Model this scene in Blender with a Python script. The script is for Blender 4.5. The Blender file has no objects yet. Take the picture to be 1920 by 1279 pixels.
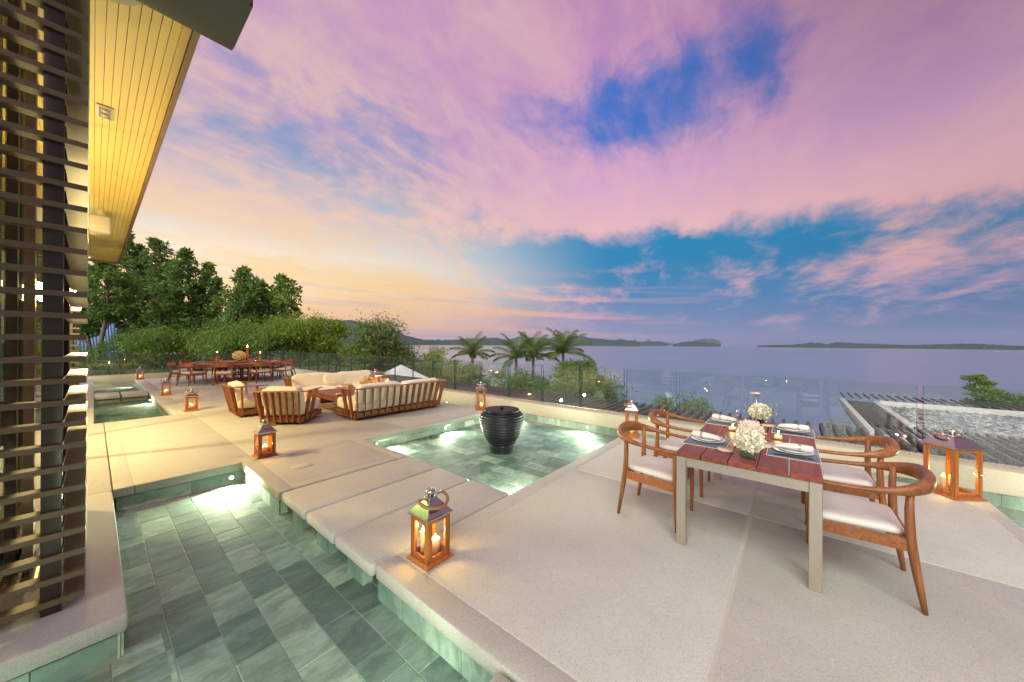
import bpy, bmesh, math, random
import numpy as np
from mathutils import Vector, Matrix
random.seed(7); RNG = np.random.default_rng(7)
R = math.radians
scene = bpy.context.scene
col = scene.collection

# ------------------------------------------------------------------ camera
AX = 39.3                                  # X axis of the terrace lies this far right of the view
cam_d = bpy.data.cameras.new('camera'); cam = bpy.data.objects.new('camera', cam_d); col.objects.link(cam)
cam_d.sensor_width = 36.0; cam_d.lens = 643 / 1920 * 36.0
cam_d.shift_y = (644 - 639.5) / 1920
cam_d.clip_start = 0.05; cam_d.clip_end = 90000
_fw = Vector((math.cos(R(AX)), math.sin(R(AX)), 0))
cam.matrix_world = (Matrix.Translation((0, 0, 1.62)) @ _fw.to_track_quat('-Z', 'Y').to_matrix().to_4x4() @ Matrix.Rotation(R(0.4), 4, 'Z'))
scene.camera = cam

# ------------------------------------------------------------------ node helpers
def lin(c):
    r = []
    for v in c[:3]:
        v = v / 255.0
        r.append(v / 12.92 if v <= 0.04045 else ((v + 0.055) / 1.055) ** 2.4)
    return (r[0], r[1], r[2], 1.0)
class NT:
    def __init__(s, tree): s.t = tree; s.n = tree.nodes; s.l = tree.links
    def put(s, sock, v):
        if isinstance(v, bpy.types.NodeSocket): s.l.new(v, sock)
        elif v is not None:
            try: sock.default_value = v
            except Exception: sock.default_value = tuple(v)[:3]
    def m(s, op, a, b=None, c=None, clamp=False):
        n = s.n.new('ShaderNodeMath'); n.operation = op; n.use_clamp = clamp
        s.put(n.inputs[0], a); s.put(n.inputs[1], b); s.put(n.inputs[2], c); return n.outputs[0]
    def v(s, op, a, b=None):
        n = s.n.new('ShaderNodeVectorMath'); n.operation = op
        s.put(n.inputs[0], a); s.put(n.inputs[1], b)
        return n.outputs['Value'] if op in ('DOT_PRODUCT', 'LENGTH') else n.outputs[0]
    def vs(s, a, k):
        n = s.n.new('ShaderNodeVectorMath'); n.operation = 'SCALE'; s.put(n.inputs[0], a); s.put(n.inputs['Scale'], k); return n.outputs[0]
    def xyz(s, a):
        n = s.n.new('ShaderNodeSeparateXYZ'); s.put(n.inputs[0], a); return n.outputs
    def vec(s, x, y, z):
        n = s.n.new('ShaderNodeCombineXYZ'); s.put(n.inputs[0], x); s.put(n.inputs[1], y); s.put(n.inputs[2], z); return n.outputs[0]
    def mix(s, f, a, b, mode='MIX'):
        n = s.n.new('ShaderNodeMix'); n.data_type = 'RGBA'; n.blend_type = mode
        s.put(n.inputs[0], f); s.put(n.inputs[6], a); s.put(n.inputs[7], b); return n.outputs[2]
    def ramp(s, f, stops, interp='LINEAR'):
        n = s.n.new('ShaderNodeValToRGB'); e = n.color_ramp.elements; n.color_ramp.interpolation = interp
        while len(e) < len(stops): e.new(0.5)
        for i, (p, c) in enumerate(stops):
            e[i].position = p; e[i].color = c if not isinstance(c, (int, float)) else (c, c, c, 1)
        s.put(n.inputs[0], f); return n.outputs[0]
    def noise(s, vec, scale, detail=4, rough=0.55, dist=0.0, out='Fac'):
        n = s.n.new('ShaderNodeTexNoise'); s.put(n.inputs['Vector'], vec)
        n.inputs['Scale'].default_value = scale; n.inputs['Detail'].default_value = detail
        n.inputs['Roughness'].default_value = rough; n.inputs['Distortion'].default_value = dist
        return n.outputs[out]
    def sstep(s, x, a, b):
        n = s.n.new('ShaderNodeMapRange'); n.interpolation_type = 'SMOOTHSTEP'
        s.put(n.inputs[0], x); n.inputs[1].default_value = a; n.inputs[2].default_value = b; return n.outputs[0]
    def mapping(s, vec, sc=(1, 1, 1), rot=(0, 0, 0), loc=(0, 0, 0)):
        n = s.n.new('ShaderNodeMapping'); s.put(n.inputs[0], vec)
        n.inputs['Scale'].default_value = sc; n.inputs['Rotation'].default_value = rot; n.inputs['Location'].default_value = loc
        return n.outputs[0]

# ------------------------------------------------------------------ sky (dusk clouds lit from below the horizon on the +Y side)
SUN_AZ, SUN_EL = 81.0, 34.0      # glow on the western horizon
KEY_AZ, KEY_EL = 196.0, 36.0      # added soft key from the house side, behind the camera
world = bpy.data.worlds.new('World'); scene.world = world; world.use_nodes = True
w = NT(world.node_tree); w.n.clear()
D = w.n.new('ShaderNodeTexCoord').outputs['Generated']
dx, dy, dz = w.xyz(D)
el = w.m('MAXIMUM', dz, 0.0)
hl = w.m('SQRT', w.m('ADD', w.m('ADD', w.m('MULTIPLY', dx, dx), w.m('MULTIPLY', dy, dy)), 1e-5))
saz = w.m('DIVIDE', w.m('ADD', w.m('MULTIPLY', dx, math.cos(R(SUN_AZ))), w.m('MULTIPLY', dy, math.sin(R(SUN_AZ)))), hl)
warm = w.sstep(saz, 0.52, 1.01)
S = lambda *st: [(p, lin(c)) for p, c in st]
clear_c = w.ramp(el, S((0, (112, 128, 178)), (.05, (100, 134, 184)), (.12, (66, 134, 188)), (.2, (16, 132, 186)), (.28, (8, 138, 190)), (.36, (70, 130, 198)), (.5, (64, 118, 204)), (.8, (84, 112, 192))))
clear_w = w.ramp(el, S((0, (236, 186, 170)), (.05, (250, 198, 140)), (.09, (252, 216, 148)), (.15, (253, 246, 236)), (.21, (250, 240, 226)), (.3, (196, 206, 216)), (.42, (112, 158, 204)), (.8, (96, 120, 196))))
cloud_c = w.ramp(el, S((0, (176, 160, 200)), (.1, (206, 168, 200)), (.2, (244, 184, 182)), (.3, (240, 188, 196)), (.42, (216, 166, 208)), (.55, (200, 148, 200)), (.8, (180, 130, 172))))
cloud_w = w.ramp(el, S((0, (248, 178, 150)), (.06, (255, 200, 120)), (.14, (255, 220, 160)), (.22, (248, 216, 180)), (.32, (236, 196, 190)), (.46, (206, 166, 198)), (.8, (204, 150, 196))))
clear = w.mix(warm, clear_c, clear_w)
cloud = w.mix(warm, cloud_c, cloud_w)
# cloud deck: directions projected on a plane, streets running to one vanishing point
k = w.m('ADD', el, 0.22)
px, py = w.m('DIVIDE', dx, k), w.m('DIVIDE', dy, k)
STR = R(12); SEED = 2.9
al = w.m('ADD', w.m('MULTIPLY', px, math.cos(STR)), w.m('MULTIPLY', py, math.sin(STR)))
ac = w.m('ADD', w.m('MULTIPLY', px, -math.sin(STR)), w.m('MULTIPLY', py, math.cos(STR)))
wp = w.noise(w.vec(al, ac, 3.1), 0.55, 2, 0.5, 0, 'Color')
wx, wy, wz = w.xyz(wp)
al2 = w.m('ADD', al, w.m('MULTIPLY_ADD', wx, 1.0, -.5)); ac2 = w.m('ADD', ac, w.m('MULTIPLY_ADD', wy, 0.9, -.45))
big = w.noise(w.vec(w.m('MULTIPLY', al2, .62), w.m('MULTIPLY', ac2, 1.1), SEED), 1.15, 4, 0.5, 0)
fine = w.noise(w.vec(w.m('MULTIPLY', al2, .95), w.m('MULTIPLY', ac2, 1.7), 5.2), 2.7, 9, 0.62, .5)
puff = w.noise(w.vec(w.m('MULTIPLY', al2, .9), w.m('MULTIPLY', ac2, 1.2), 9.7), 8.0, 8, 0.64, .2)
bias_c = w.ramp(el, [(0, .22), (.07, .30), (.15, .40), (.2, .36), (.245, .20), (.285, .44), (.33, .74), (.44, .70), (.50, .46), (.58, .42), (.66, .80), (1, .8)])
bias_r = w.ramp(el, [(0, .2), (.09, .24), (.125, .46), (.175, .60), (.215, .40), (.25, .50), (.30, .78), (.38, .88), (1, .88)])
bias_w = w.ramp(el, [(0, .62), (.08, .66), (.14, .5), (.2, .42), (.3, .62), (.38, .58), (.46, .46), (.54, .50), (.62, .8), (1, .85)])
bias = w.mix(w.sstep(saz, .25, -.05), w.mix(warm, bias_c, bias_w), bias_r)
dens = w.m('ADD', w.m('ADD', w.m('MULTIPLY', big, 1.25), w.m('MULTIPLY', fine, .62)), w.m('MULTIPLY', puff, .46))
dens = w.m('ADD', dens, bias)
mask = w.m('MULTIPLY', w.sstep(dens, 1.40, 1.84), w.sstep(el, .015, .07))
lit = w.sstep(w.m('ADD', w.m('MULTIPLY', fine, 1.0), w.m('MULTIPLY', puff, .5)), .55, 1.0)
cl2 = w.mix(w.m('MULTIPLY', lit, .38), cloud, w.mix(warm, lin((250, 198, 196)), lin((255, 226, 176))))
skyc = w.mix(mask, clear, cl2)
# low streaks of lit cloud over the bright horizon
azn = w.m('ARCTAN2', dy, dx)
low = w.noise(w.vec(w.m('MULTIPLY', azn, 1.4), w.m('MULTIPLY', w.m('ADD', el, w.m('MULTIPLY', azn, -.05)), 26), 1.7), 1.6, 6, .55, .3)
lowm = w.m('MULTIPLY', w.sstep(low, .46, .66), w.m('MULTIPLY', w.ramp(el, [(0, .1), (.03, .6), (.1, .9), (.17, .5), (.22, 0)]), w.sstep(saz, .2, .75)))
skyc = w.mix(lowm, skyc, w.mix(warm, lin((244, 178, 178)), lin((255, 206, 122))))
lowb = w.m('MULTIPLY', w.sstep(low, .50, .32), w.m('MULTIPLY', w.ramp(el, [(0, .3), (.06, .6), (.13, .35), (.19, 0)]), w.sstep(saz, .5, .9)))
skyc = w.mix(lowb, skyc, lin((196, 164, 186)))
# purple veil over low far air, opposite side a little darker
skyc = w.mix(w.m('MULTIPLY', w.sstep(el, .16, 0), w.m('MULTIPLY', w.sstep(saz, .1, .8), .35)), skyc, lin((206, 168, 196)))
dark = w.m('MULTIPLY_ADD', w.sstep(saz, -.5, .55), .30, .70)
dark = w.m('MULTIPLY', dark, w.m('SUBTRACT', 1.0, w.m('MULTIPLY', w.sstep(el, .30, .62), w.m('MULTIPLY', w.sstep(saz, .6, -.1), .34))))
skyc = w.mix(1.0, skyc, w.vec(dark, dark, dark), 'MULTIPLY')
below = w.sstep(dz, 0.0, -0.06)
skyc = w.mix(below, skyc, lin((96, 110, 140)))
bg = w.n.new('ShaderNodeBackground'); w.put(bg.inputs[0], skyc); bg.inputs[1].default_value = 0.64
sky = w.n.new('ShaderNodeTexSky'); sky.sky_type = 'NISHITA'; sky.sun_disc = False
sky.sun_elevation = R(4); sky.sun_rotation = R(90 - SUN_AZ)
bg2 = w.n.new('ShaderNodeBackground'); w.put(bg2.inputs[0], sky.outputs[0]); bg2.inputs[1].default_value = 0.006
ad = w.n.new('ShaderNodeAddShader'); w.l.new(bg.outputs[0], ad.inputs[0]); w.l.new(bg2.outputs[0], ad.inputs[1])
wo = w.n.new('ShaderNodeOutputWorld'); w.l.new(ad.outputs[0], wo.inputs[0])

# ------------------------------------------------------------------ soft key light added behind the camera to brighten the foliage
fill_key_d = bpy.data.lights.new('fill_key', 'SUN'); fill_key_d.energy = 3.1; fill_key_d.angle = R(60); fill_key_d.color = (1, .95, .85)
fill_key = bpy.data.objects.new('fill_key', fill_key_d); col.objects.link(fill_key)
_sv = Vector((math.cos(R(KEY_AZ)) * math.cos(R(KEY_EL)), math.sin(R(KEY_AZ)) * math.cos(R(KEY_EL)), math.sin(R(KEY_EL))))
fill_key.rotation_euler = (-_sv).to_track_quat('-Z', 'Y').to_euler(); fill_key.location = (0, 0, 40)

scene.view_settings.view_transform = 'Standard'; scene.view_settings.look = 'None'
scene.view_settings.gamma = 1.0; scene.view_settings.use_curve_mapping = False
scene.view_settings.exposure = 0.55
scene.render.engine = 'CYCLES'
cy = scene.cycles
cy.use_denoising = True
try: cy.denoiser = 'OPENIMAGEDENOISE'
except Exception: pass
cy.volume_bounces = 0; cy.max_bounces = 8; cy.transparent_max_bounces = 24; cy.diffuse_bounces = 3; cy.glossy_bounces = 4; cy.transmission_bounces = 6
cy.sample_clamp_indirect = 4.0; cy.caustics_reflective = False; cy.caustics_refractive = False

# ------------------------------------------------------------------ materials
MATS = {}
def newmat(name):
    m = bpy.data.materials.new(name); m.use_nodes = True; t = NT(m.node_tree); t.n.clear()
    o = t.n.new('ShaderNodeOutputMaterial'); MATS[name] = m
    return m, t, o
def pbsdf(t, **kw):
    b = t.n.new('ShaderNodeBsdfPrincipled')
    for kx, v in kw.items(): t.put(b.inputs[kx.replace('_', ' ')], v)
    return b
def bump(t, h, strength=.3, dist=.01):
    n = t.n.new('ShaderNodeBump'); n.inputs['Strength'].default_value = strength; n.inputs['Distance'].default_value = dist
    t.put(n.inputs['Height'], h); return n.outputs[0]
def coords(t, kind='Object'): return t.n.new('ShaderNodeTexCoord').outputs[kind]
def wpos(t): return t.n.new('ShaderNodeNewGeometry').outputs['Position']
def orand(t): return t.n.new('ShaderNodeObjectInfo').outputs['Random']
def simple(name, colr, rough=.5, metal=0.0, var=.12, scale=12, bstr=.05, spec=None, grain=None):
    m, t, o = newmat(name); p = coords(t)
    if grain: p = t.mapping(p, grain)
    n = t.noise(p, scale, 5, .6)
    c = t.mix(n, tuple(v * (1 - var) for v in colr) + (1,), tuple(min(1, v * (1 + var)) for v in colr) + (1,))
    b = pbsdf(t, Base_Color=c, Roughness=t.m('MULTIPLY_ADD', n, .16, rough - .08), Metallic=metal)
    if spec is not None: b.inputs['Specular IOR Level'].default_value = spec
    t.put(b.inputs['Normal'], bump(t, n, bstr, .01))
    t.l.new(b.outputs[0], o.inputs[0]); return m

def mk_stone(name, base, speck=(.20, .17, .14)):
    m, t, o = newmat(name); p = wpos(t)
    rnd = orand(t)
    v = t.n.new('ShaderNodeTexVoronoi'); v.feature = 'F1'; t.put(v.inputs['Vector'], p); v.inputs['Scale'].default_value = 210
    cellx = t.xyz(v.outputs['Color'])[0]
    n1 = t.noise(p, 1.1, 5, .6); n2 = t.noise(p, 140, 3, .6); n3 = t.noise(p, 7, 4, .6)
    c = t.mix(n2, tuple(x * .92 for x in base) + (1,), tuple(min(1, x * 1.07) for x in base) + (1,))
    c = t.mix(t.m('MULTIPLY', t.m('GREATER_THAN', cellx, .90), .34), c, speck + (1,))
    c = t.mix(t.m('MULTIPLY', t.m('LESS_THAN', cellx, .08), .25), c, (.82, .78, .72, 1))
    f = t.m('ADD', t.m('MULTIPLY_ADD', n1, .34, .83), t.m('MULTIPLY_ADD', n3, .10, -.05))
    f = t.m('ADD', f, t.m('MULTIPLY_ADD', rnd, .13, -.065))
    c = t.mix(1.0, c, t.vec(f, f, f), 'MULTIPLY')
    st = t.noise(t.mapping(p, (1, 1, .2)), 2.6, 6, .7)
    c = t.mix(t.m('MULTIPLY', t.sstep(st, .56, .74), .24), c, (.30, .26, .22, 1))
    b = pbsdf(t, Base_Color=c, Roughness=.78)
    t.put(b.inputs['Normal'], bump(t, t.m('ADD', n2, t.m('MULTIPLY', cellx, .6)), .22, .003))
    t.l.new(b.outputs[0], o.inputs[0]); return m
mk_stone('terrace_stone', (.505, .535, .475))
mk_stone('parapet_stone', (.52, .49, .37))

def mk_slate():
    m, t, o = newmat('slate_tile'); rnd = orand(t); p = coords(t)
    off = t.vec(t.m('MULTIPLY', rnd, 91), t.m('MULTIPLY', rnd, 37), t.m('MULTIPLY', rnd, 53))
    q = t.v('ADD', p, off)
    q2 = t.mapping(q, (2.6, 5.5, 3), (0, 0, .5))
    vein = t.noise(q2, 1.0, 8, .66, .9); fine_ = t.noise(q, 60, 4, .6); cloud_ = t.noise(t.mapping(q, (1, 2, 1)), 4.0, 6, .65, .5)
    base = t.ramp(rnd, [(0, (.085, .14, .135, 1)), (.25, (.16, .235, .22, 1)), (.6, (.29, .365, .335, 1)), (.85, (.46, .53, .475, 1)), (1, (.64, .69, .61, 1))])
    c = t.mix(t.sstep(vein, .30, .70), t.mix(.40, base, (.05, .085, .082, 1)), t.mix(.28, base, (.44, .49, .45, 1)))
    c = t.mix(t.m('MULTIPLY', t.sstep(vein, .62, .74), .5), c, (.56, .58, .53, 1))
    c = t.mix(t.m('MULTIPLY', t.sstep(cloud_, .60, .38), .5), c, (.06, .105, .10, 1))
    c = t.mix(.16, c, t.mix(fine_, (0.05, .06, .06, 1), (.4, .42, .4, 1)))
    b = pbsdf(t, Base_Color=c, Roughness=.75); b.inputs['Specular IOR Level'].default_value = .12
    t.put(b.inputs['Normal'], bump(t, vein, .12, .01)); t.l.new(b.outputs[0], o.inputs[0])
mk_slate()
simple('grout', (.42, .44, .38), .9, var=.2, scale=30)
simple('joint_filler', (.50, .51, .43), .9, var=.2, scale=40)

def mk_water(name, tint, rough=.012, ripple=.09, rs=2.6, stretch=(1, 1, 1)):
    m, t, o = newmat(name); p = t.mapping(wpos(t), stretch)
    n = t.noise(p, rs, 3, .5)
    nb = bump(t, n, ripple, .1)
    fr = t.n.new('ShaderNodeFresnel'); bf = t.n.new('ShaderNodeNewGeometry').outputs['Backfacing']
    t.put(fr.inputs[0], t.m('MULTIPLY_ADD', bf, 1 / 1.33 - 1.33, 1.33)); t.put(fr.inputs['Normal'], nb)
    tr = t.n.new('ShaderNodeBsdfTransparent'); tr.inputs[0].default_value = tint
    gl = t.n.new('ShaderNodeBsdfGlossy'); gl.inputs['Roughness'].default_value = rough; t.put(gl.inputs['Normal'], nb)
    mx = t.n.new('ShaderNodeMixShader'); t.l.new(fr.outputs[0], mx.inputs[0]); t.l.new(tr.outputs[0], mx.inputs[1]); t.l.new(gl.outputs[0], mx.inputs[2])
    t.l.new(mx.outputs[0], o.inputs[0]); return m
mk_water('pool_water', (.78, .95, .885, 1))

def mk_sea():
    m, t, o = newmat('sea_water'); p = wpos(t)
    n = t.noise(t.mapping(p, (.02, .05, 1), (0, 0, R(-40))), 1.0, 5, .6)
    n2 = t.noise(t.mapping(p, (.0012, .004, 1), (0, 0, R(-45))), 1.0, 4, .55)
    b = pbsdf(t, Base_Color=(.17, .215, .31, 1), Roughness=t.m('MULTIPLY_ADD', n2, .16, .12)); b.inputs['IOR'].default_value = 1.33
    t.put(b.inputs['Normal'], bump(t, n, .10, 1.0)); t.l.new(b.outputs[0], o.inputs[0])
mk_sea()

def mk_glass(name, tint=(.93, .98, .96, 1), rough=0.0, ior=1.45):
    m, t, o = newmat(name)
    fr = t.n.new('ShaderNodeFresnel'); bf = t.n.new('ShaderNodeNewGeometry').outputs['Backfacing']
    t.put(fr.inputs[0], t.m('MULTIPLY_ADD', bf, 1 / ior - ior, ior))
    tr = t.n.new('ShaderNodeBsdfTransparent'); tr.inputs[0].default_value = tint
    gl = t.n.new('ShaderNodeBsdfGlossy'); gl.inputs['Roughness'].default_value = rough
    mx = t.n.new('ShaderNodeMixShader'); t.l.new(fr.outputs[0], mx.inputs[0]); t.l.new(tr.outputs[0], mx.inputs[1]); t.l.new(gl.outputs[0], mx.inputs[2])
    t.l.new(mx.outputs[0], o.inputs[0]); return m
def mk_fence_glass():
    m = mk_glass('fence_glass', (.90, .955, .95, 1), 0.0, 1.6); t = NT(m.node_tree)      # clear pane; its pale sheen is put in as a faint diffuse mix
    o = [n for n in t.n if n.type == 'OUTPUT_MATERIAL'][0]; src = o.inputs[0].links[0].from_socket
    d = t.n.new('ShaderNodeBsdfDiffuse'); d.inputs[0].default_value = (.62, .72, .74, 1); mx = t.n.new('ShaderNodeMixShader')
    t.put(mx.inputs[0], t.m('MULTIPLY_ADD', t.noise(wpos(t), 2.2, 4, .6), .022, .004)); t.l.new(src, mx.inputs[1]); t.l.new(d.outputs[0], mx.inputs[2]); t.l.new(mx.outputs[0], o.inputs[0])
mk_fence_glass()
mk_glass('lantern_glass', (.97, .985, .97, 1), 0.0, 1.3)
mk_glass('window_glass', (.72, .80, .74, 1), 0.0, 1.6)
mk_glass('wine_glass', (.95, .97, .96, 1), 0.0, 1.5)
def mk_glassedge():
    m, t, o = newmat('glass_edge')
    tr = t.n.new('ShaderNodeBsdfTransparent'); tr.inputs[0].default_value = (.15, .30, .26, 1)
    b = pbsdf(t, Base_Color=(.05, .12, .10, 1), Roughness=.12)
    mx = t.n.new('ShaderNodeMixShader'); mx.inputs[0].default_value = .75; t.l.new(tr.outputs[0], mx.inputs[1]); t.l.new(b.outputs[0], mx.inputs[2])
    t.l.new(mx.outputs[0], o.inputs[0])
mk_glassedge()

def mk_wood(name, dark, light, rough=.38, sc=(2, 26, 26), spec=.4):
    m, t, o = newmat(name); rnd = orand(t); p = coords(t)
    q = t.v('ADD', t.mapping(p, sc), t.vec(t.m('MULTIPLY', rnd, 40), t.m('MULTIPLY', rnd, 17), t.m('MULTIPLY', rnd, 23)))
    n = t.noise(q, 1.0, 6, .6, 1.2); n2 = t.noise(t.vs(q, 3.0), 1.0, 3, .5)
    c = t.mix(t.sstep(n, .28, .74), dark + (1,), light + (1,))
    c = t.mix(t.m('MULTIPLY', t.sstep(n2, .55, .8), .35), c, tuple(v * .55 for v in dark) + (1,))
    f = t.m('MULTIPLY_ADD', rnd, .3, .85)
    c = t.mix(1.0, c, t.vec(f, f, f), 'MULTIPLY')
    b = pbsdf(t, Base_Color=c, Roughness=t.m('MULTIPLY_ADD', n, .2, rough - .1)); b.inputs['Specular IOR Level'].default_value = spec
    t.put(b.inputs['Normal'], bump(t, n, .12, .004)); t.l.new(b.outputs[0], o.inputs[0]); return m
mk_wood('teak', (.20, .072, .024), (.35, .142, .052))
mk_wood('teak_upright', (.20, .072, .024), (.35, .142, .052), sc=(26, 26, 2))
mk_wood('lantern_wood', (.28, .088, .018), (.48, .175, .042), sc=(26, 26, 3))
mk_wood('red_table_wood', (.155, .040, .026), (.27, .078, .050), .42, (2.4, 22, 22))
mk_wood('dark_red_wood', (.19, .05, .022), (.32, .095, .042), .42, (8, 8, 5))
simple('louvre_bronze', (.115, .082, .047), .42, var=.12, scale=5, bstr=.02, grain=(1, 1, 8))
simple('post_bronze', (.030, .020, .014), .40, var=.15, scale=8, bstr=.02)
simple('awning_bronze', (.036, .027, .021), .5, var=.12, scale=4, bstr=.02, spec=.15)
simple('window_frame', (.20, .15, .095), .4, var=.12, scale=5)
simple('dark_frame', (.035, .028, .022), .45, var=.15, scale=8)
simple('aluminium', (.55, .52, .46), .28, .85, var=.06, scale=30, bstr=.02)
simple('brushed_steel', (.50, .47, .40), .36, .75, var=.05, scale=60, bstr=.03, grain=(1, 1, .1))
simple('chrome', (.62, .62, .56), .24, 1.0, var=.05, scale=9, bstr=.04)
simple('fascia_brown', (.13, .075, .045), .5, var=.12, scale=6)
simple('wall_render', (.62, .52, .36), .85, var=.08, scale=14)
simple('orange_wall', (.52, .30, .08), .7, var=.1, scale=6)
simple('room_floor', (.45, .36, .25), .4, var=.1, scale=4)
simple('speaker_white', (.42, .39, .29), .45, var=.04, scale=8)
simple('curtain', (.30, .26, .14), .85, var=.25, scale=9, grain=(8, 8, .4))
def mk_soffit():
    m, t, o = newmat('soffit_paint'); p = coords(t); rnd = orand(t)
    n = t.noise(t.mapping(p, (18, .5, 4)), 1.0, 5, .6)
    c = t.mix(n, (.55, .40, .105, 1), (.60, .45, .135, 1)); f = t.m('MULTIPLY_ADD', rnd, .08, .94)
    c = t.mix(1.0, c, t.vec(f, f, f), 'MULTIPLY')
    b = pbsdf(t, Base_Color=c, Roughness=.5); t.put(b.inputs['Normal'], bump(t, n, .05, .004)); t.l.new(b.outputs[0], o.inputs[0])
mk_soffit()
def mk_fabric(name, colr, sc=260):
    m, t, o = newmat(name); p = coords(t)
    n = t.noise(p, sc, 2, .5); n2 = t.noise(p, 5, 4, .6); n3 = t.noise(t.mapping(p, (1, 1, 1)), 14, 3, .55, .8)
    c = t.mix(n2, tuple(v * .86 for v in colr) + (1,), tuple(min(1, v * 1.1) for v in colr) + (1,))
    b = pbsdf(t, Base_Color=c, Roughness=.9); b.inputs['Sheen Weight'].default_value = .25
    t.put(b.inputs['Normal'], bump(t, t.m('ADD', t.m('MULTIPLY', n, .12), t.m('MULTIPLY', n3, 1.0)), .35, .012)); t.l.new(b.outputs[0], o.inputs[0]); return m
mk_fabric('cream_fabric', (.82, .76, .63))
mk_fabric('placemat_blue', (.075, .105, .15), 300)
mk_fabric('napkin_cloth', (.74, .72, .66), 300)
mk_fabric('canopy_white', (.80, .80, .82), 40)
simple('seat_leather', (.62, .60, .55), .42, var=.05, scale=30, bstr=.04)
simple('porcelain', (.70, .75, .74), .15, var=.04, scale=6, bstr=.01)
simple('urn_glaze', (.009, .010, .015), .45, var=.4, scale=16, bstr=.05, spec=.22)
simple('rope', (.36, .20, .09), .85, var=.3, scale=60, bstr=.4)
simple('dark_cord', (.16, .06, .03), .7, var=.3, scale=60, bstr=.4)
simple('blossom_white', (.84, .84, .66), .8, var=.12, scale=20)
simple('blossom_pink', (.74, .64, .55), .85, var=.2, scale=30)
simple('blossom_gold', (.85, .68, .34), .8, var=.2, scale=20)
simple('leaf_plain', (.05, .09, .025), .5, var=.3, scale=12)
simple('bread', (.62, .50, .38), .7, var=.15, scale=12)
simple('blue_roof', (.10, .25, .50), .45, var=.25, scale=3)
simple('pink_steel', (.50, .17, .17), .55, var=.2, scale=5)
simple('house_wall', (.35, .36, .38), .85, var=.15, scale=2)
simple('trellis_wood', (.115, .088, .080), .7, var=.2, scale=6, grain=(.4, 6, 6), bstr=.1)
simple('white_concrete', (.58, .57, .53), .8, var=.12, scale=3)
simple('deck_boards', (.032, .023, .020), .8, var=.25, scale=4, grain=(.5, 14, 1))
simple('pebbles', (.45, .46, .44), .7, var=.5, scale=6)
simple('bark', (.16, .125, .09), .9, var=.3, scale=14, bstr=.6, grain=(1, 1, .25))
simple('palm_bark', (.15, .12, .10), .9, var=.3, scale=10, bstr=.5, grain=(.3, .3, 2))
def mk_leaf(name, a, b_, trans=.35):
    m, t, o = newmat(name); g = t.n.new('ShaderNodeNewGeometry')
    r = g.outputs['Random Per Island']; n = t.noise(g.outputs['Position'], .5, 3, .5)
    c = t.mix(t.m('MULTIPLY_ADD', r, .6, t.m('MULTIPLY_ADD', n, .9, -.25)), a + (1,), b_ + (1,))
    d = pbsdf(t, Base_Color=c, Roughness=.5); d.inputs['Specular IOR Level'].default_value = .35
    tl = t.n.new('ShaderNodeBsdfTranslucent'); t.put(tl.inputs[0], t.mix(.4, c, (.30, .42, .04, 1)))
    mx = t.n.new('ShaderNodeMixShader'); mx.inputs[0].default_value = trans
    t.l.new(d.outputs[0], mx.inputs[1]); t.l.new(tl.outputs[0], mx.inputs[2]); t.l.new(mx.outputs[0], o.inputs[0])
mk_leaf('leaf_dark', (0.065, 0.146, 0.041), (0.182, 0.325, 0.071), .4)
mk_leaf('leaf_mid', (0.091, 0.194, 0.040), (0.243, 0.388, 0.066), .4)
mk_leaf('leaf_bright', (0.132, 0.244, 0.029), (0.332, 0.472, 0.065), .45)
mk_leaf('leaf_bamboo', (0.123, 0.213, 0.034), (0.289, 0.398, 0.076), .45)
mk_leaf('leaf_palm', (0.084, 0.147, 0.044), (0.196, 0.280, 0.088), .35)
mk_leaf('leaf_grass', (0.072, 0.120, 0.024), (0.192, 0.252, 0.060), .35)
def mk_ground():
    m, t, o = newmat('hillside_ground'); p = wpos(t)
    n = t.noise(p, .35, 6, .65); n2 = t.noise(p, 3, 5, .6)
    c = t.mix(n, (.025, .05, .014, 1), (.075, .11, .030, 1)); c = t.mix(t.m('MULTIPLY', n2, .5), c, (.06, .05, .03, 1))
    b = pbsdf(t, Base_Color=c, Roughness=.95); t.put(b.inputs['Normal'], bump(t, n2, .8, .3)); t.l.new(b.outputs[0], o.inputs[0])
mk_ground()
def mk_hill(name, a, b_):
    m, t, o = newmat(name); p = wpos(t)
    n = t.noise(p, .012, 6, .7); n2 = t.noise(p, .05, 4, .7)
    c = t.mix(t.m('MULTIPLY_ADD', n2, .5, t.m('MULTIPLY', n, .5)), a + (1,), b_ + (1,))
    b = pbsdf(t, Base_Color=c, Roughness=1.0); b.inputs['Specular IOR Level'].default_value = 0
    t.l.new(b.outputs[0], o.inputs[0])
mk_hill('island_forest', (.018, .048, .034), (.045, .085, .056))
mk_hill('island_sand', (.40, .36, .28), (.50, .46, .36))
def mk_emit(name, colr, st, base=(.9, .8, .6)):
    m, t, o = newmat(name)
    b = pbsdf(t, Base_Color=base + (1,), Roughness=.5, Emission_Color=colr + (1,), Emission_Strength=st); t.l.new(b.outputs[0], o.inputs[0])
mk_emit('flame', (1, .62, .18), 22.0)
mk_emit('lamp_glow', (1, .72, .30), 2.5)
mk_emit('pool_lamp', (1, .95, .75), 3.0)
def mk_wax():
    m, t, o = newmat('wax'); z = t.xyz(coords(t))[2]
    b = pbsdf(t, Base_Color=(.86, .66, .36, 1), Roughness=.5); b.inputs['Subsurface Weight'].default_value = .6
    b.inputs['Subsurface Radius'].default_value = (.05, .03, .012); b.inputs['Subsurface Scale'].default_value = .6
    t.l.new(b.outputs[0], o.inputs[0])
mk_wax()

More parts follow.
